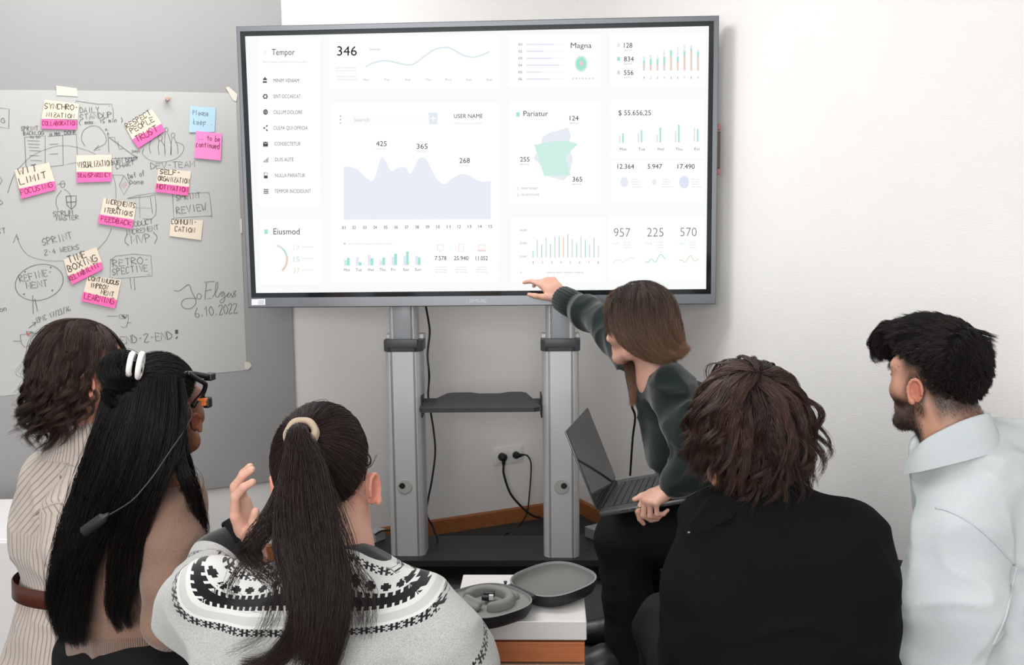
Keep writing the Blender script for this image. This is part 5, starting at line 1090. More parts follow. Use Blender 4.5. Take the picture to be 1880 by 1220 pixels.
# fringe locks rolling over the forehead
fr = []
for k in range(64):
    a = random.uniform(-.055, .055); b0 = H.w(a*.8, .075+random.uniform(-.02, .01), .105+random.uniform(-.012, .012)); b1 = H.w(a, .105, .100+random.uniform(-.014, .012)); b2 = H.w(a*1.05, .128+random.uniform(-.014, .008), .072+random.uniform(-.02, .014)); b3 = H.w(a*1.05, .124+random.uniform(-.014, .010), .042+random.uniform(-.014, .018)); b4 = H.w(a, .108+random.uniform(-.01, .014), .026+random.uniform(-.010, .014))
    fr.append(curl(bundle([b0, b1, b2, b3, b4], 34, .006, .005, .003, 100+k, .0012, 16), .004, .03, k, .3))
capF = cap_mesh(H, zF, .006, h=.004, extra=lambda F_: (F_.ell(H.w(0, .03, .085), np.array([.066, .080, .050])*.95, H.R, .02), F_.ell(H.w(0, .088, .054), np.array([.058, .024, .034])*.95, H.R, .02)))
bd = [o for o in rt.children if o.name.startswith('body')][0]
def jaw(V): a = face_attrs(V, H, True)['stubble']; q = H.loc(V); return a*(q[:, 1] > -.02)*(q[:, 2] < .0)*(1-.75*(q[:, 2] > -.088)*(q[:, 1] > .03))+1e-9
def fade(V): a = face_attrs(V, H, True)['stubble']; q = H.loc(V); return np.clip(a-.45, 0, 1)*(q[:, 1] < .02)*(np.abs(q[:, 0]) < .08)+1e-9
def brow(V): q = H.loc(V); return np.exp(-((q[:, 2]-.018)/.005)**2-((np.abs(q[:, 0])-.034)/.018)**2)*(q[:, 1] > .05)+1e-9
bh = [surface_hair(bd, jaw, 3600, .0045, .0002, 1, -H.R[2]*.8+H.R[1]*.2), surface_hair(bd, fade, 6000, .0045, .0002, 2, -H.R[2]*.6-H.R[1]*.5), surface_hair(bd, brow, 420, .008, .0003, 3, H.R[2]*.2-H.R[1]*.6)]
hair_obj(bh[:1], None, hm, rt, 'beard')
hair_obj([*bh[1:], strand_mesh(st, .0004, 1), *[strand_mesh(x, .0004, 50+i) for i, x in enumerate(fr)]], capF, hm, rt)
# ---- man with the wavy brown mop in the black jacket
H = Head(P(1374, 790, 1.76), 0, -4, 0, 1.0); neck = P(1395, 925, 1.74); hipE = np.array([P(1425, 1200, 1.74)[0], 1.74, .42])
shE = [P(1312, 1015, 1.71), P(1545, 995, 1.74)]; elE = [P(1275, 1215, 1.74), P(1572, 1215, 1.80)]; wrE = [hipE+np.array([-.03, .24, .13]), hipE+np.array([.07, .24, .13])]
rt = seated('person', H, neck, shE, elE, wrE, lap_hands(5), hipE, 3, m_skin=sk_warm, label='person with wavy brown hair in a plain black jacket seen from behind', male=True)
Me = Mat('black_wool_jacket', .95, 0, .08); n_ = Me.noise(420, detail=3); Me.base(Me.mix(n_, lin((9, 9, 10)), lin((24, 24, 25)))); Me.bump(n_, .25, .002)
F = Field((-.02, 1.40, .34), (.82, 2.16, 1.02), .0045)
F.loft(*loft_rows(5, 1.72, [(1398, 878, .062, .062), (1402, 898, .074, .068), (1412, 915, .125, .08), (1428, 940, .165, .10), (1440, 985, .166, .12), (1440, 1100, .166, .13), (1430, 1230, .17, .135), (1430, 1420, .18, .15)]), .03, 2.3)
F.chain([P(1330, 1012, 1.69), P(1312, 1080, 1.68), P(1302, 1160, 1.69), P(1290, 1250, 1.72), wrE[0]], [.072, .076, .074, .07, .06], .03)
F.chain([P(1548, 985, 1.71), P(1566, 1060, 1.70), P(1572, 1150, 1.72), P(1576, 1240, 1.76), wrE[1]], [.072, .076, .074, .07, .06], .03)
cloth(F, rt, 'jacket', Me.m, .011, 6, 5)
mb = MB(); V = [P(1338, 905, 1.66), P(1300, 918, 1.64), P(1268, 962, 1.63), P(1263, 978, 1.63), P(1300, 972, 1.625), P(1345, 950, 1.63), P(1360, 925, 1.65)]; mb.prism(V, (0, .012, .003)); mb.build('collar', Me.m, rt, smooth=30)
mb = MB(); p = P(1264, 977, 1.627); mb.lathe(p, [(.002, 0), (.0025, .002), (.001, .003)], (0, -1, 0), 10); mb.build('snap', m_chrome, rt)
hm = hair_mat('brown_wavy_hair', (14, 10, 9), (82, 58, 47), .38)
zE = lambda y, x: np.interp(y, [-1, -.5, -.1, .2, .55, .9], [-.75, -.7, -.25, .05, .3, .5])
wh = unit([-.05, -.45, .9])
rdE = (.089, .110, .103); q, r0 = scalp(H, 9500, zE, rdE, seed=31); qg, g0 = scalp(H, 300, zE, rdE, seed=32)
kp = np.linalg.norm(qg-wh, axis=1) > .30; qg, g0 = qg[kp], g0[kp]; tan = qg-wh; tan = tan-qg*(tan*qg).sum(1)[:, None]+np.cross(wh, qg)*.35+qg*.12
bare = np.linalg.norm(qg-wh, axis=1); Lg = .110+.06*np.clip(qg[:, 2], 0, 1)+.03*rng.random(len(qg)); Lg = np.where(qg[:, 2] < -.15, .05+.03*rng.random(len(qg)), Lg)
gp = grow(g0, tan @ H.R, Lg, 22, [Coll(H.w(0, -.012, .025), np.array([.090, .111, .104]), H.R), Coll(neck+ZU*.02, (.07, .07, .10))], .16, turb=.06, seed=6)
gp = curl(gp, .0125, .105, 7, .08, .7, .7); st, ix = follow(r0, g0, gp, .84, .0013, 8, .9, .3)
ex = follow(r0[:500], g0, gp, .5, .003, 9, 1.2, .2)[0]
capE = cap_mesh(H, zE, .013, h=.005, extra=lambda F_: (F_.ell(H.w(0, -.035, -.035), (.088, .080, .085), H.R, .03),))
hair_obj([strand_mesh(st, .00045, 2, .3, np.clip(rng.random(len(ix))*.3+.6*rng.random(300)[ix], 0, 1)), strand_mesh(ex, .00045, 3)], capE, hm, rt)
# ---- presenter in the dark green sweater
H = Head(P(1172, 597, 2.90), 56, 4, -2, .92); neck = P(1204, 684, 2.90); hipD = P(1350, 962, 2.98)
uD = unit(neck-hipD); f0 = frame_of(48)[1]; fD = unit(f0-uD*(f0@uD)); RD = np.array([np.cross(fD, uD), fD, uD])
shD = [P(1238, 722, 2.80), P(1205, 668, 3.02)]; wl_ = LP(.025, .222, .034); elD = [P(1296, 846, 2.66), P(1112, 596, 3.24)]; wrD = [wl_, P(1033, 546, 3.475)]
dR = (-.66, .25, .70); nR = (.30, -.75, .55)
hR = (dR, nR, 1, ((30, 26, 8), (58, 34, 18), (66, 44, 24), (52, 40, 22)), (.75, .62, .05, .15), .95)
dL = (-.82, -.22, -.38); nL = (-.36, -.12, .92)
hL = (dL, nL, -1, ((38, 44, 22), (58, 66, 34), (66, 78, 38), (70, 80, 40)), (.40, .95, -.10, .2), .95)
rt = seated('person', H, neck, shD, elD, wrD, [hL, hR], hipD, 75, knees=[P(1144, 985, 2.90), P(1160, 985, 3.10)], m_skin=sk_pale, h=.0034, neck_r=.046, tor=(.11, .08), feetdir=[(-1, -.25), (-1, .1)], label='seated woman in a dark green sweater reaching out to touch the display', legcover=False)
Mg = knit_mat('dark_green_wool', (11, 21, 20), (26, 40, 38)).m
F = Field((.02, 2.45, .34), (.98, 3.62, 1.16), .0042)
F.loft(hipD, RD, [(-.06, 0, 0, .155, .12), (.02, 0, 0, .16, .12), (.16, 0, -.005, .145, .11), (.28, 0, .0, .155, .112), (.38, 0, -.005, .155, .105), (.455, 0, -.006, .118, .088), (.495, 0, .0, .075, .068), (.525, 0, .004, .054, .056)], .03, 2.2)
F.cone(neck-uD*.045+fD*.012, shD[0]+uD*.01, .066, .066, .03); F.cone(neck-uD*.05+fD*.03, neck-uD*.16+fD*.05, .062, .08, .04)
F.chain([shD[1], P(1160, 635, 3.12), elD[1], P(1075, 572, 3.36), P(1042, 552, 3.455)], [.072, .070, .058, .050, .043], .03)
F.chain([shD[0], P(1270, 790, 2.70), elD[0], elD[0]*.35+wl_*.65, wl_-unit(wl_-elD[0])*.012], [.072, .07, .062, .052, .046], .03)
def attrsD(V):
    d1 = np.linalg.norm(V-P(1042, 552, 3.455), axis=1); d2 = np.linalg.norm(V-wl_, axis=1); return {'cuff': np.clip((.075-np.minimum(d1, d2))/.01, 0, 1)}
Mc = knit_mat('dark_green_rib', (11, 21, 20), (26, 40, 38)); 
o = cloth(F, rt, 'sweater', Mg, .010, 8, 21, attrs=attrsD)
def cuff(parent, m, a, b, r, name='cuff', ribs=22, th=.05):
    a, b = np.asarray(a), np.asarray(b); ax = unit(b-a); x = unit(np.cross(ax, (0, 0, 1.))); y = np.cross(ax, x); mb = MB(); n = ribs*4; R = []
    for t, f in ((0, .94), (.03, 1.02), (.5, 1.05), (.95, .99), (1., .94), (.98, .86)):
        R.append([a+(b-a)*t+r*f*(1+th*(1 if k % 4 < 2 else -1)*.5)*(math.cos(2*math.pi*k/n)*x+math.sin(2*math.pi*k/n)*y) for k in range(n)])
    mb.rings(R, False, False); return mb.build(name, m, parent, smooth='all')
cuff(rt, Mg, P(1060, 563, 3.405), P(1031, 547, 3.480), .046); cuff(rt, Mg, wl_-unit(wl_-elD[0])*.055, wl_+unit(wl_-elD[0])*.004, .045)
F = Field((.10, 2.72, .02), (.95, 3.32, .66), .005); kn = [P(1144, 985, 2.90), P(1160, 985, 3.10)]
r_ = frame_of(75)[0]
for k_, s in zip(kn, (-1, 1)):
    h_ = hipD+r_*s*.08; a_ = np.array([k_[0]+.029, k_[1]-.008, .05]); F.chain([h_, (h_+k_)/2, k_], [.105, .098, .082], .04); F.chain([k_, k_*.5+a_*.5, a_], [.080, .074, .080], .03)
F.ell(hipD-ZU*.01, (.16, .15, .13), frame_of(75), .05); cloth(F, rt, 'trousers', m_trous, .006, 7, 9)
for k_, d_ in zip(kn, ((-1, -.3), (-1, .1))):
    p = np.array([k_[0]+.027, k_[1]-.006, .048]); d = np.array([*unit(d_), 0]); F = Field(p-np.array([.26, .2, .06]), p+np.array([.2, .2, .14]), .005)
    F.chain([p-d*.03, p+d*.09, p+d*.17-ZU*.010], [.054, .050, .042], .02); F.cone(p-d*.01, p-d*.015+ZU*.10, .052, .054, .02); F.halfcut((0, 0, .004), (0, 0, -1)); V, Q = F.mesh(1); rmesh('boot', V, Q, [m_boot], rt)
hm = hair_mat('brown_hair_with_light_ends', (32, 25, 22), (92, 76, 66), .36, ((116, 82, 62), (190, 150, 122)), .20)
hb = []; G = lambda *p: [P(*x) for x in p]
drawn = [(G((1160, 528, 2.87), (1134, 545, 2.83), (1124, 572, 2.81), (1132, 604, 2.79), (1146, 628, 2.785), (1178, 650, 2.78), (1222, 660, 2.78), (1254, 650, 2.80)), 240, .008, .013, .010),
 (G((1164, 525, 2.86), (1144, 540, 2.82), (1136, 575, 2.795), (1146, 612, 2.78), (1174, 645, 2.775), (1216, 660, 2.775), (1256, 644, 2.79)), 420, .010, .018, .012),
 (G((1170, 522, 2.86), (1158, 542, 2.81), (1156, 585, 2.785), (1172, 628, 2.77), (1206, 654, 2.77), (1240, 654, 2.78), (1264, 636, 2.79)), 420, .010, .022, .012),
 (G((1178, 520, 2.865), (1178, 542, 2.81), (1182, 588, 2.78), (1198, 630, 2.77), (1226, 652, 2.775), (1260, 638, 2.79)), 420, .010, .024, .014),
 (G((1186, 520, 2.87), (1202, 542, 2.82), (1210, 588, 2.79), (1222, 625, 2.785), (1246, 645, 2.79), (1264, 632, 2.80)), 420, .010, .024, .014),
 (G((1192, 521, 2.88), (1218, 546, 2.84), (1232, 588, 2.82), (1242, 622, 2.82), (1256, 644, 2.82)), 360, .010, .022, .016),
 (G((1188, 520, 2.91), (1222, 542, 2.90), (1238, 588, 2.88), (1246, 630, 2.86), (1240, 660, 2.85)), 320, .012, .024, .018),
 (G((1160, 524, 2.91), (1132, 536, 2.91), (1116, 556, 2.91), (1114, 578, 2.91)), 160, .010, .010, .005),
 (G((1150, 600, 2.97), (1150, 630, 2.97), (1152, 660, 2.95), (1160, 690, 2.92), (1163, 722, 2.90), (1160, 746, 2.89)), 260, .010, .016, .007)]
hb.append(pulled(H, 2600, unit([-.25, -.55, -.8]), lambda y, x: np.interp(y, [-1, .3, .8], [.1, .2, .45]), 88, .04, 24, None, np.array([.088, .108, .103])*1.0))
for i, (g_, n_, a_, b_, c_) in enumerate(drawn): hb.append(curl(bundle(g_, n_, a_, b_, c_, 300+i, .003, 24, flat=(1, .1, .25)), .003, .12, i, .2))
capD = cap_mesh(H, lambda y, x: np.interp(y, [-1, -.4, 0, .3, .6, .95], [-.9, -.9, -.35, -.05, .3, .45]), .012, h=.005, extra=lambda F_: (F_.ell(H.w(0, -.05, -.04), (.07, .06, .07), H.R, .03),))
hair_obj([strand_mesh(x, .0004, 70+i) for i, x in enumerate(hb)], capD, hm, rt)
cable([P(1146, 662, 2.96), P(1150, 690, 2.93), P(1155, 715, 2.92), P(1160, 745, 2.93), P(1166, 765, 2.97), P(1162, 800, 3.03), P(1159, 840, 3.08), P(1157, 872, 3.11)], .0036, 'laptop_cable', 'black cable hanging from the hair of the woman in green down to her laptop')
# ---- person with curly hair and the cream ribbed knit
H = Head(P(157, 679, 2.32), -57, -4, 0, .98); neck = P(150, 795, 2.32); hipA = np.array([P(145, 1200, 2.36)[0], 2.36, .40])
yA = -22; RA = frame_of(yA)
shA = [neck-RA[0]*.115-ZU*.11, neck+RA[0]*.13-ZU*.10]; elA = [shA[0]+RA[1]*.12-ZU*.24, P(150, 1010, 2.20)]; wrA = [LAP(hipA, -30, -1)+ZU*.03, LAP(hipA, -30, 1)+ZU*.03]
rt = seated('person', H, neck, shA, elA, wrA, lap_hands(-30), hipA, -30, m_skin=sk_warm, label='person with curly shoulder-length brown hair in a belted cream ribbed knit', neck_r=.043, legcover=False)
M = Mat('cream_ribbed_knit', .95, 0, .12); ra, rb, rm = M.attr('rib_slant'), M.attr('rib_upright'), M.attr('upright'); 
rib = lambda x: ((x.frac()*2-1).abs()).pow(7)
w_ = M.noise(300, detail=3)
R_ = rib(ra)*(1-rm)+rib(rb)*rm; M.base(M.mix((R_*.9+w_*.25-.1).clamp(), lin((186, 174, 164)), lin((134, 120, 110)))); M.bump((1-R_)*1.0+w_*.25, .8, .0035); M.b.inputs['Sheen Weight'].default_value = .2  # shade of the rib grooves is mixed into the base colour, besides the bump
F = Field((-1.62, 1.95, .12), (-.72, 2.75, 1.00), .0045)
rowsA = [(160, 766, .060, .062, -.035), (158, 785, .064, .066, -.035), (156, 803, .070, .070, -.035), (154, 824, .09, .082, -.03), (150, 852, .135, .10, -.015), (146, 892, .162, .12), (142, 950, .175, .134), (141, 1005, .170, .134), (141, 1040, .148, .120), (141, 1065, .138, .113), (141, 1090, .145, .120), (143, 1150, .170, .140), (145, 1225, .185, .152), (144, 1300, .21, .16)]
cA, RAf, qA = loft_rows(yA, 2.35, rowsA); F.loft(cA, RAf, qA, .03, 2.2)
F.chain([P(168, 890, 2.24), P(150, 940, 2.19), P(150, 1000, 2.17), P(165, 1050, 2.17), P(185, 1075, 2.20)], [.07, .082, .078, .062, .05], .018)
F.chain([shA[0], elA[0], wrA[0]], [.07, .065, .055], .03)
def attrsA(V):
    mid = P(112, 900, 2.22); d = V-mid; s = d@RA[0]; z = d[:, 2]; seam = np.abs(s-.01)
    sl = (z+seam*.95)/.021; C0 = np.array([cA[0], cA[1], 0]); ang = np.arctan2((V-C0)@RA[1]+.02, (V-C0)@RA[0]); upr = ang*.185/.0165*1.0
    arm = np.linalg.norm((V-P(152, 980, 2.17))[:, :2], axis=1); upr = np.where(arm < .095, (V@RA[0])/.0165, upr)
    m = np.clip((P(110, 935, 2.2)[2]-V[:, 2]+np.minimum(seam*.9, .075)*-.9)/.012, 0, 1); m = np.where((arm < .088) & (V[:, 2] < P(110, 925, 2.2)[2]), 1., m); nk = np.clip((V[:, 2]-P(150, 838, 2.32)[2])/.01, 0, 1)
    return {'rib_slant': sl, 'rib_upright': np.where(nk > .5, ang*.075/.008, upr), 'upright': np.maximum(m, nk)}
dr = cloth(F, rt, 'knit_dress', M.m, .010, 6.5, 31, attrs=attrsA)
m_rib = mat('cream_rib_seam', (176, 164, 154), .95, spec=.1)
seam(rt, dr, [(109, 862), (111, 890), (111, 926)], m_rib, .0016)
seam(rt, dr, [(62, 946), (84, 930), (108, 922), (126, 926)], m_rib, .0022)
mb = MB(); R = []
zb = [P(138, y, 2.35)[2] for y in (1082, 1080, 1052, 1050)]
for z_, off in zip(zb, (.004, .008, .008, .004)):
    i_ = [np.interp(z_, qA[:, 0] if hasattr(qA, 'shape') else [x[0] for x in qA], [x[j] for x in qA]) for j in range(1, 5)]
    R.append([cA*np.array([1, 1, 0])+ZU*z_+RAf[0]*(i_[0]+(i_[2]+off+.004)*math.copysign(abs(math.cos(t))**.91, math.cos(t)))+RAf[1]*(i_[1]+(i_[3]+off+.004)*math.copysign(abs(math.sin(t))**.91, math.sin(t))) for t in np.linspace(0, 2*math.pi, 64, endpoint=False)])
mb.rings(R, False, False); mb.build('belt', mat('brown_leather', (74, 34, 22), .4, bump=.2), rt, smooth='all')
hm = hair_mat('dark_curly_hair', (18, 13, 11), (80, 61, 50), .40)
zA = lambda y, x: np.interp(y, [-1, -.5, -.12, .12, .5, .95], [-.8, -.75, -.38, .02, .28, .46])
rdA = (.082, .101, .098); q, r0 = scalp(H, 9500, zA, rdA, seed=41); qg, g0 = scalp(H, 120, zA, rdA, seed=42)
part = unit([0, .1, 1]); tan = qg-part; tan -= qg*(tan*qg).sum(1)[:, None]; tan = tan+np.array([0, -.45, 0])+qg*.05
vis_ear = (qg[:, 0] > .5) & (qg[:, 1] > -.1)
Lg = .145+.09*np.clip(qg[:, 2], 0, 1)+.03*rng.random(len(qg)); Lg = np.where(qg[:, 2] < -.3, .15, Lg)
gp = grow(g0, tan @ H.R, Lg, 48, [Coll(H.w(0, -.012, .028), (.083, .102, .099), H.R), Coll(H.w(.075, .02, -.04), (.035, .06, .06), H.R), Coll(neck-ZU*.02, (.075, .075, .13)), Coll(neck-ZU*.12, (.17, .15, .09), RA)], .20, turb=.05, seed=16, drag=lambda p, t: -H.R[1]*.02)
gp = curl(gp, .026, .088, 17, .30, 1.15, .5); st, ix = follow(r0, g0, gp, .88, .0018, 18, .8, .3)
ex = follow(r0[:220], g0, curl(gp, .008, .05, 19, .3), .5, .0035, 19, 1.3, .1)[0]
capA = cap_mesh(H, zA, .007, h=.005, extra=lambda F_: (F_.ell(H.w(0, -.055, -.06), (.075, .055, .09), H.R, .03),))
hair_obj([strand_mesh(st, .00042, 4, .3, np.clip(rng.random(len(ix))*.3+.55*rng.random(120)[ix], 0, 1)), strand_mesh(ex, .00045, 5)], capA, hm, rt)
# ---- person with long straight black hair, tan knit and smart glasses
H = Head(P(301, 752, 2.11), -14, -8, 0, .94); neck = P(292, 868, 2.10); hipB = np.array([P(232, 1200, 2.14)[0], 2.14, .40]); yB = -12; RB = frame_of(yB)
shB = [neck-RB[0]*.14-ZU*.10, P(306, 962, 2.04)]; elB = [shB[0]+RB[1]*.1-ZU*.25, P(311, 1130, 2.03)]; wrB = [LAP(hipB, -30, -1)+ZU*.03, LAP(hipB, -30, 1)+ZU*.03]
rt = seated('person', H, neck, shB, elB, wrB, lap_hands(-30), hipB, -30, m_skin=sk_brown, label='person with very long straight black hair and a small bun, in a tan knit top', neck_r=.046, tor=(.105, .075), ear=.82)
Mb = knit_mat('tan_fine_knit', (118, 92, 78), (146, 118, 103))
F = Field((-1.22, 1.78, .34), (-.50, 2.55, .98), .0045)
F.loft(*loft_rows(yB, 2.13, [(290, 858, .060, .058), (284, 872, .085, .07), (274, 892, .122, .085), (260, 925, .145, .095), (246, 1000, .152, .108), (238, 1080, .142, .108), (233, 1150, .138, .106), (230, 1195, .136, .106), (230, 1203, .130, .100)]), .03, 2.2)
F.chain([P(308, 948, 2.04), P(314, 988, 2.02), P(316, 1060, 2.01), P(312, 1140, 2.02), wrB[1]], [.058, .060, .056, .052, .045], .02); F.chain([shB[0], elB[0], wrB[0]], [.07, .06, .045], .03)
zh = P(236, 1166, 2.03)[2]
M = Mb; C0 = loft_rows(yB, 2.13, [(236, 1195, .1, .1)])[0]
rib = ((M.attr('hem_rib').frac()*2-1).abs())*M.attr('hem'); n_ = M.noise(260, detail=3); M.bump(n_*.5-rib*.9, .8, .004)
swB = cloth(F, rt, 'sweater', M.m, .007, 7, 41, attrs=lambda V: {'hem': np.clip((zh-V[:, 2])/.006, 0, 1), 'hem_rib': np.arctan2((V-C0)@RB[1], (V-C0)@RB[0])*.15/.0055})
seam(rt, swB, [(330, 902), (306, 930), (284, 965), (272, 1000), (270, 1020)], M.m, .0012)
hm = hair_mat('black_straight_hair', (6, 5, 5), (34, 28, 26), .30); hb = []
tieB = unit([-.35, -.72, .62]); rad = np.array([.083, .103, .099])*.95; cenH = H.w(0, -.012, .03)
zB = lambda y, x: np.interp(y, [-1, -.5, -.1, .15, .5, .95], [-.3, -.2, .0, .1, .3, .48])
hb.append(strand_mesh(pulled(H, 6000, tieB, zB, 51, radii=rad), .00042, 6))
drawnB = [(G((235, 700, 1.99), (207, 770, 1.98), (180, 850, 1.98), (154, 940, 1.98), (126, 1040, 1.98), (113, 1110, 1.99), (128, 1182, 1.99)), 900, .03, .034, .026),
 (G((250, 690, 1.98), (224, 770, 1.97), (198, 860, 1.965), (170, 950, 1.97), (144, 1040, 1.975), (134, 1120, 1.98), (146, 1188, 1.98)), 900, .03, .034, .022),
 (G((262, 690, 1.98), (246, 770, 1.965), (224, 860, 1.96), (190, 940, 1.965), (160, 1020, 1.97), (150, 1080, 1.98), (152, 1150, 1.98)), 700, .034, .034, .014),
 (G((285, 690, 1.99), (280, 770, 1.965), (262, 850, 1.955), (238, 930, 1.955), (219, 1000, 1.965), (209, 1070, 1.975), (206, 1120, 1.98), (222, 1160, 1.98)), 420, .034, .026, .006),
 (G((300, 690, 2.0), (304, 770, 1.98), (286, 850, 1.965), (259, 930, 1.96), (240, 1000, 1.97), (239, 1060, 1.975), (227, 1120, 1.98), (242, 1154, 1.98)), 320, .03, .024, .005),
 (G((315, 700, 2.02), (322, 760, 2.0), (308, 830, 1.98), (284, 890, 1.97), (259, 960, 1.97), (248, 1030, 1.975), (236, 1085, 1.98)), 320, .03, .026, .005),
 (G((330, 790, 2.03), (336, 840, 2.02), (352, 900, 2.05), (366, 950, 2.07), (372, 990, 2.07)), 260, .018, .022, .010),
 (G((322, 790, 2.0), (330, 850, 1.99), (346, 890, 1.99), (364, 940, 2.02), (378, 985, 2.05)), 160, .016, .018, .012),
 (G((262, 930, 1.95), (240, 1000, 1.96), (238, 1060, 1.97), (250, 1110, 1.975), (244, 1150, 1.975)), 14, .004, .006, .010),
 (G((215, 690, 2.05), (194, 780, 2.04), (164, 880, 2.03), (132, 980, 2.02), (110, 1070, 2.02), (106, 1120, 2.02), (124, 1180, 2.02)), 600, .025, .038, .018)]
for i, (g_, n_, a_, b_, c_) in enumerate(drawnB): hb.append(strand_mesh(curl(bundle(g_, n_, a_, b_, c_, 500+i, .004, 26, flat=(1, -.3, 0)), .004, .16, i, .3), .00042, 80+i))
bc_ = P(222, 682, 1.975); g = np.random.default_rng(9); L_ = []
for k in range(1500):
    ax = unit(g.normal(size=3)*.32+np.array([.75, -.5, .25])); x = unit(np.cross(ax, g.normal(size=3))); y = np.cross(ax, x); r = .030+.012*g.random(); t = np.linspace(0, 3.6, 16)+g.random()*6; L_.append(bc_+ax*g.normal()*.010+r*(np.cos(t)[:, None]*x*1.05+np.sin(t)[:, None]*y))
hb.append(strand_mesh(np.array(L_), .00042, 99)); hb.append(strand_mesh(bundle(G((205, 690, 1.96), (196, 715, 1.96), (205, 740, 1.965), (225, 735, 1.97)), 120, .01, .012, .006, 77, .003), .0004, 98))
capB = cap_mesh(H, zB, .010, h=.005, extra=lambda F_: (F_.ell(bc_, (.036, .036, .036), None, .01), F_.ell(H.w(-.02, -.05, -.05), (.08, .06, .10), H.R, .03), F_.ell(H.w(.045, -.055, -.05), (.045, .05, .09), H.R, .03)))
hair_obj(hb, capB, hm, rt)
mb = MB(); c = P(240, 668, 1.958); ax = unit([.95, .22, -.20]); x = unit(np.cross(ax, (0, 1, 0))); y = np.cross(ax, x)
for off, rr in ((0, .021), (.018, .024)): mb.tube([c+ax*off+rr*(math.cos(t)*x+math.sin(t)*y) for t in np.linspace(0, 2*math.pi, 30, endpoint=False)], .0058, 10, closed=True)
mb.build('scrunchie', mat('white_cotton_loop', (232, 230, 228), .9, bump=.3), rt, smooth='all')
mb = MB(); mb.lathe(H.w(.0865, -.006, -.0425), [(.0035, 0), (.0035, .003), (.001, .004)], H.R[0], 12); mb.build('ear_stud', mat('pearl', (236, 226, 214), .2), rt, smooth=40)
# smart glasses pushed up on the forehead, cord and battery box hanging behind
gl = empty('smart_glasses', P(370, 700, 2.12), 'black wearable camera glasses pushed up on the forehead of the person with long black hair', 'smart glasses'); m_gl = mat('glasses_black', (18, 18, 19), .35); m_or = mat('orange_plastic', (226, 120, 60), .4)
mb = MB(); mb.tube(catmull(G((335, 686, 2.08), (352, 686, 2.09), (372, 689, 2.11), (386, 691, 2.13)), 6), .0065, 8); mb.tube(catmull(G((345, 684, 2.06), (360, 694, 2.075), (374, 702, 2.09), (377, 708, 2.10), (372, 722, 2.105), (360, 736, 2.10), (354, 746, 2.09)), 6), .0055, 8); mb.build('frame', m_gl, gl, smooth='all')
mb = MB(); q_ = G((376, 704, 2.10), (375, 733, 2.11), (360, 738, 2.10), (366, 724, 2.10)); mb.prism(q_, (0, .004, 0)); mb.build('visor', m_gl, gl)
mb = MB(); mb.box(P(385, 691, 2.13), (.020, .022, .016), RB, .003); mb.build('camera_end', m_gl, gl)
mb = MB(); mb.box(P(371, 733, 2.10), (.022, .010, .006), RB, .001); mb.box(P(375, 739, 2.10), (.010, .010, .012), RB, .001); mb.build('orange_clip', m_or, gl)
mb = MB(); mb.box(P(381, 738, 2.11), (.016, .018, .024), RB, .004); mb.build('side_module', m_gl, gl)
mb = MB(); mb.tube(catmull(G((345, 740, 2.04), (352, 762, 2.02), (338, 790, 1.985), (312, 828, 1.925), (285, 868, 1.90), (262, 897, 1.89), (240, 920, 1.885), (205, 942, 1.885), (195, 946, 1.885)), 8), .0016, 6); mb.build('cord', mat('cord_grey', (48, 48, 48), .5), gl, smooth='all')
a_, b_ = P(192, 948, 1.885), P(154, 976, 1.89); mb = MB(); mb.lathe(a_, [(.0035, -.012), (.006, 0), (.0105, .004), (.011, .012), (.011, np.linalg.norm(b_-a_)-.002), (.0095, np.linalg.norm(b_-a_))], unit(b_-a_), 20); mb.build('battery_box', mat('battery_grey', (34, 35, 36), .5), gl, smooth=40)
# ---- woman with the ponytail and the patterned sweater
H = Head(P(596, 873, 1.68), -3, -4, -2, 1.0); neck = P(612, 1000, 1.66); hipC = np.array([P(595, 1200, 1.64)[0], 1.64, .33]); yC = -2; RC = frame_of(yC)
shC = [P(405, 1105, 1.63), P(762, 1125, 1.63)]; elC = [P(372, 1150, 1.86), P(868, 1240, 1.66)]; wrC = [P(464, 1000, 1.885), LAP(hipC, -8, 1)+ZU*.05]
hLc = ((-.22, -.30, .92), (-.94, .02, -.22), -1, ((20, 34, 18), (18, 32, 18), (14, 28, 16), (6, 22, 12)), (.45, .8, .45, .3), 1.04, .03)
rt = seated('person', H, neck, shC, elC, wrC, [hLc, lap_hands(-8)[1]], hipC, 10, m_skin=sk_pale, label='woman with a long dark ponytail in a white sweater with black knit bands', neck_r=.052, h=.0036)
M = Mat('white_patterned_knit', .95, 0, .12); yr, ys = M.attr('yoke_depth'), M.attr('yoke_run')
Q_ = .0035                                                              # one stitch
i = (ys*(1/Q_)).floor(); j = (yr*(1/Q_)).floor(); fi = (ys*(1/Q_)).frac(); 
def band(a, b): return j.gt(a-.5)*j.lt(b+.5)
def per(n): return i-((i*(1/n)).floor())*n
def eq(x, v): return (x-v).abs().lt(.5)
def chain_band(j0):
    jj = (j-(j0+2)).abs(); p6 = (per(6)-3).abs(); dia = (jj+p6); return band(j0, j0+4)*((dia.gt(1.5)*dia.lt(2.6)+dia.gt(3.5)*jj.gt(.5)*jj.lt(1.5)*0+eq(dia, 4)*jj.gt(1.5)+eq(p6, 3)*jj.lt(.5)*0+eq(dia, 3)*jj.lt(1.5)).clamp())
outer = chain_band(38)
solid = band(22, 25); teeth = band(26, 27)*((per(3)).lt(1.5))+band(20, 21)*((per(3)).lt(1.5)); stars = band(15, 18)*(((j-16.5).abs().lt(1.1)*per(6).lt(3.5)+(per(6)-1.5).abs().lt(.8)).clamp()); inner = chain_band(6); neckb = band(-60, 1)
blk = (outer+solid+teeth+stars+inner+neckb).clamp()*(1-M.attr('plain'))
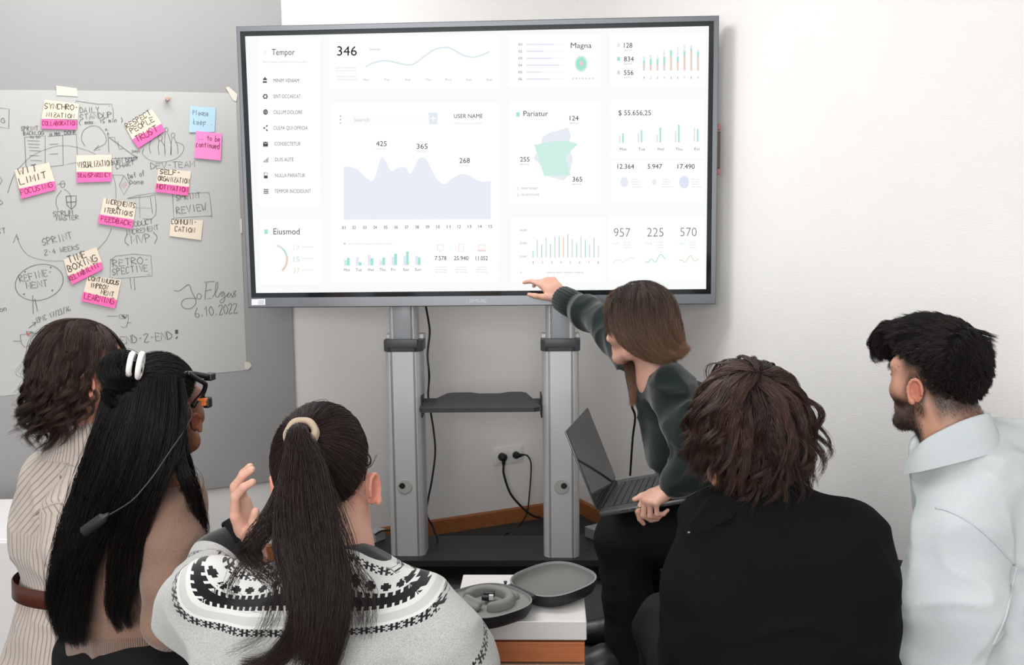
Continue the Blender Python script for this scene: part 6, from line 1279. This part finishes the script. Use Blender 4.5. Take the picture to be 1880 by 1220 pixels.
sl_i = (M.attr('sleeve_run')*(1/Q_)).floor(); sl_j = (M.attr('sleeve_depth')*(1/Q_)).floor(); i, j = sl_i, sl_j
slv = (chain_band(0)+band(-80, -8)*M.attr('plain')).clamp()
blk = (blk+slv*M.attr('sleeve_on')).clamp(); gb = ((yr*(1/Q_)).floor()); mel = M.noise(700, detail=4, rough=.7); greyb = (gb.gt(30.5)*gb.lt(35.5)); wz = (gb.gt(-61)*gb.lt(37.5))*(1-M.attr('plain'))
body = M.mix((mel*2.6-.95).clamp(), lin((142, 142, 140)), lin((202, 202, 199))); yoke = M.mix(mel, lin((194, 194, 191)), lin((212, 212, 209))); cc = M.mix(wz, body, yoke); cc = M.mix(greyb*wz*.5, cc, lin((158, 158, 156)))
M.base(M.mix(blk, cc, lin((22, 23, 26)))); M.bump(M.noise(900, detail=2), .3, .002); M.b.inputs['Sheen Weight'].default_value = .3
F = Field((-.84, 1.22, .26), (.14, 2.06, 1.0), .0045)
F.loft(*loft_rows(yC, 1.62, [(616, 1008, .066, .064), (608, 1030, .10, .08), (596, 1066, .155, .098), (586, 1098, .20, .112), (582, 1135, .222, .125), (585, 1170, .228, .135), (592, 1230, .23, .143), (598, 1420, .235, .15)]), .03, 2.3)
F.chain([P(766, 1130, 1.61), P(804, 1178, 1.59), P(836, 1230, 1.60), P(846, 1330, 1.64)], [.066, .070, .068, .066], .03)
F.chain([P(395, 1092, 1.61), P(372, 1120, 1.66), P(372, 1088, 1.79), P(398, 1034, 1.85), P(440, 994, 1.882)], [.070, .070, .062, .052, .043], .03)
cen_ = P(592, 930, 1.66)
def attrsC(V):
    d = (V-cen_) @ RC.T; a = np.abs(d[:, 0]+.0)/.240; z = np.maximum(-d[:, 2], 0)/.165; y = np.abs(d[:, 1])/.22; n = 9.; cc_ = np.where(d[:, 0] > 0, .545, .50); rr = (a**n+z**n+y**4+(cc_*(a+z))**n)**(1/n); depth = .14-(1-rr)*.33
    run = np.where(a > z, -d[:, 2]+.05, np.abs(d[:, 0])*.9+.0)
    s0, s1 = P(810, 1140, 1.59), P(846, 1330, 1.64); ax = unit(s1-s0); t = (V-s0)@ax; rad = V-s0-t[:, None]*ax; dist = np.linalg.norm(rad, axis=1); on = ((dist < .088) & (V[:, 0] > P(775, 1150, 1.6)[0])).astype(float); e = unit(np.cross(ax, (0, 1, 0))); an = np.arctan2(rad@e, rad@np.cross(ax, e))*.075
    q0, q1 = P(380, 1070, 1.80), P(440, 994, 1.882); ax2 = unit(q1-q0); t2 = (V-q0)@ax2; ra2 = V-q0-t2[:, None]*ax2; d2 = np.linalg.norm(ra2, axis=1); L = np.linalg.norm(q1-q0); on2 = ((d2 < .085) & (V[:, 1] > 1.80)).astype(float); e2_ = unit(np.cross(ax2, (0, 1, 0))); an2 = np.arctan2(ra2@e2_, ra2@np.cross(ax2, e2_))*.055
    return {'yoke_depth': depth, 'yoke_run': run+1.0*0, 'sleeve_depth': np.where(on2 > 0, L-.075-t2, t-.055+an*.35), 'sleeve_run': np.where(on2 > 0, an2, an), 'sleeve_on': np.maximum(on, on2), 'plain': on2}
cloth(F, rt, 'sweater', M.m, .009, 6, 51, attrs=attrsC)
mb_m = mat('black_knit_cuff', (22, 23, 26), .95, spec=.1, bump=.4, bscale=500); cuff(rt, mb_m, P(428, 1003, 1.872), P(462, 985, 1.892), .050); 
mb = MB(); R = []
for z_, f in ((.0, 1.06), (.012, 1.02), (.028, .98), (.030, .92)): R.append([neck+np.array([0, 0, -.022])+ZU*z_+RC[0]*.066*f*math.cos(t)+RC[1]*.064*f*math.sin(t) for t in np.linspace(0, 6.283, 60, endpoint=False)])
mb.rings(R, False, False); mb.build('collar', mb_m, rt, smooth='all')
hm = hair_mat('dark_brown_sleek_hair', (14, 10, 9), (68, 50, 44), .30); hb = []
tieC = unit(((P(560, 806, 1.585)-H.w(0, -.012, .03)) @ H.R.T)/np.array([.08, .1, .096])); zC = lambda y, x: np.interp(y, [-1, -.5, -.12, .12, .5, .95], [-.72, -.62, -.28, .03, .28, .46])
hb.append(strand_mesh(pulled(H, 9500, tieC, zC, 61, .035, 16, None, np.array([.081, .101, .097])), .0004, 7))
tp_ = H.w(0, -.012, .03)+(tieC*np.array([.088, .108, .104])) @ H.R; back = unit((tieC*np.array([.08, .1, .096])) @ H.R); t1 = tp_+back*.03
def tail(*pts): return [tp_-back*.012, tp_+back*.018, t1+back*.006-ZU*.01]+[P(*x) for x in pts]
drawnC = [(tail((548, 850, 1.53), (545, 920, 1.50), (556, 1000, 1.47), (572, 1080, 1.45), (576, 1150, 1.44), (566, 1235, 1.44)), 1100, .009, .023, .030),
 (tail((540, 850, 1.53), (530, 920, 1.51), (528, 1000, 1.485), (545, 1080, 1.46), (548, 1150, 1.45), (500, 1215, 1.45), (440, 1222, 1.45)), 700, .009, .022, .010),
 (tail((565, 850, 1.53), (580, 920, 1.50), (592, 1000, 1.475), (600, 1080, 1.455), (596, 1160, 1.445), (585, 1250, 1.45)), 900, .009, .022, .028),
 (tail((575, 850, 1.535), (590, 930, 1.505), (606, 1010, 1.48), (622, 1080, 1.46), (622, 1150, 1.45), (600, 1230, 1.45)), 600, .009, .020, .014),
 (tail((535, 860, 1.54), (505, 940, 1.52), (470, 990, 1.495), (455, 1020, 1.485), (500, 1060, 1.475), (520, 1100, 1.47)), 130, .009, .018, .014),
 (tail((590, 880, 1.54), (630, 980, 1.52), (650, 1040, 1.50), (676, 1080, 1.49), (680, 1130, 1.485), (672, 1180, 1.485)), 34, .008, .014, .010),
 (tail((530, 880, 1.54), (505, 960, 1.52), (440, 1040, 1.485), (420, 1085, 1.48), (450, 1112, 1.475), (500, 1116, 1.47)), 24, .008, .010, .006),
 (tail((540, 900, 1.53), (525, 1000, 1.49), (500, 1120, 1.465), (470, 1170, 1.46), (410, 1200, 1.46)), 26, .010, .014, .014),
 (tail((585, 900, 1.53), (615, 1000, 1.50), (645, 1090, 1.48), (660, 1130, 1.48), (655, 1175, 1.48)), 40, .010, .012, .010)]
for k_, (g_, n_, a_, b_, c_) in enumerate(drawnC): hb.append(strand_mesh(curl(bundle(g_, n_, a_, b_, c_, 700+k_, .004, 28), .0045, .14, k_, .45), .0004, 120+k_))
q, r0 = scalp(H, 500, lambda y, x: np.interp(y, [-1, -.5], [-.95, -.9])*1.0, seed=66); m = (q[:, 1] < -.35) & (q[:, 2] < -.5); 
hb.append(strand_mesh(grow(r0[m], (q[m]*.4+np.array([0, -.1, .1])) @ H.R, .02+.02*rng.random(m.sum()), 8, [], .1, turb=.2), .0003, 8))
hair_obj(hb, cap_mesh(H, zC, .006, h=.0045), hm, rt)
mb = MB(); x = unit(np.cross(back, (0, 0, 1.))); y = np.cross(back, x)
for off, rr in ((.004, .0185), (.012, .019)): mb.tube([tp_+back*(off+.006)+(rr+.004)*(math.cos(t)*x+math.sin(t)*y)+back*.002*math.sin(5*t) for t in np.linspace(0, 2*math.pi, 40, endpoint=False)], .0062, 10, closed=True)
mb.build('hair_tie', mat('beige_elastic', (172, 154, 132), .85, bump=.5, bscale=300), rt, smooth='all')
gs = empty('eyeglasses', H.w(0, .11, 0), 'thin dark eyeglasses worn by the woman with the ponytail', 'eyeglasses'); m_gs = mat('dark_frame', (34, 28, 26), .3)
for s in (-1, 1):
    mb = MB(); mb.tube(catmull([H.w(s*.074, -.020, -.004), H.w(s*.0755, -.002, .010), H.w(s*.078, .03, .008), H.w(s*.074, .098, .004)], 6), .0016, 8); mb.build('temple', m_gs, gs, smooth='all')
    mb = MB(); mb.tube([H.w(s*(.036+.027*math.cos(t)), .108-.012*(.036+.027*math.cos(t))/.06, -.004+.020*math.sin(t)) for t in np.linspace(0, 6.283, 28, endpoint=False)], .0017, 8, closed=True); mb.build('rim', m_gs, gs, smooth='all')
mb = MB(); mb.tube([H.w(-.010, .112, .0), H.w(0, .115, .002), H.w(.010, .112, .0)], .0015, 6); mb.build('bridge', m_gs, gs, smooth='all')
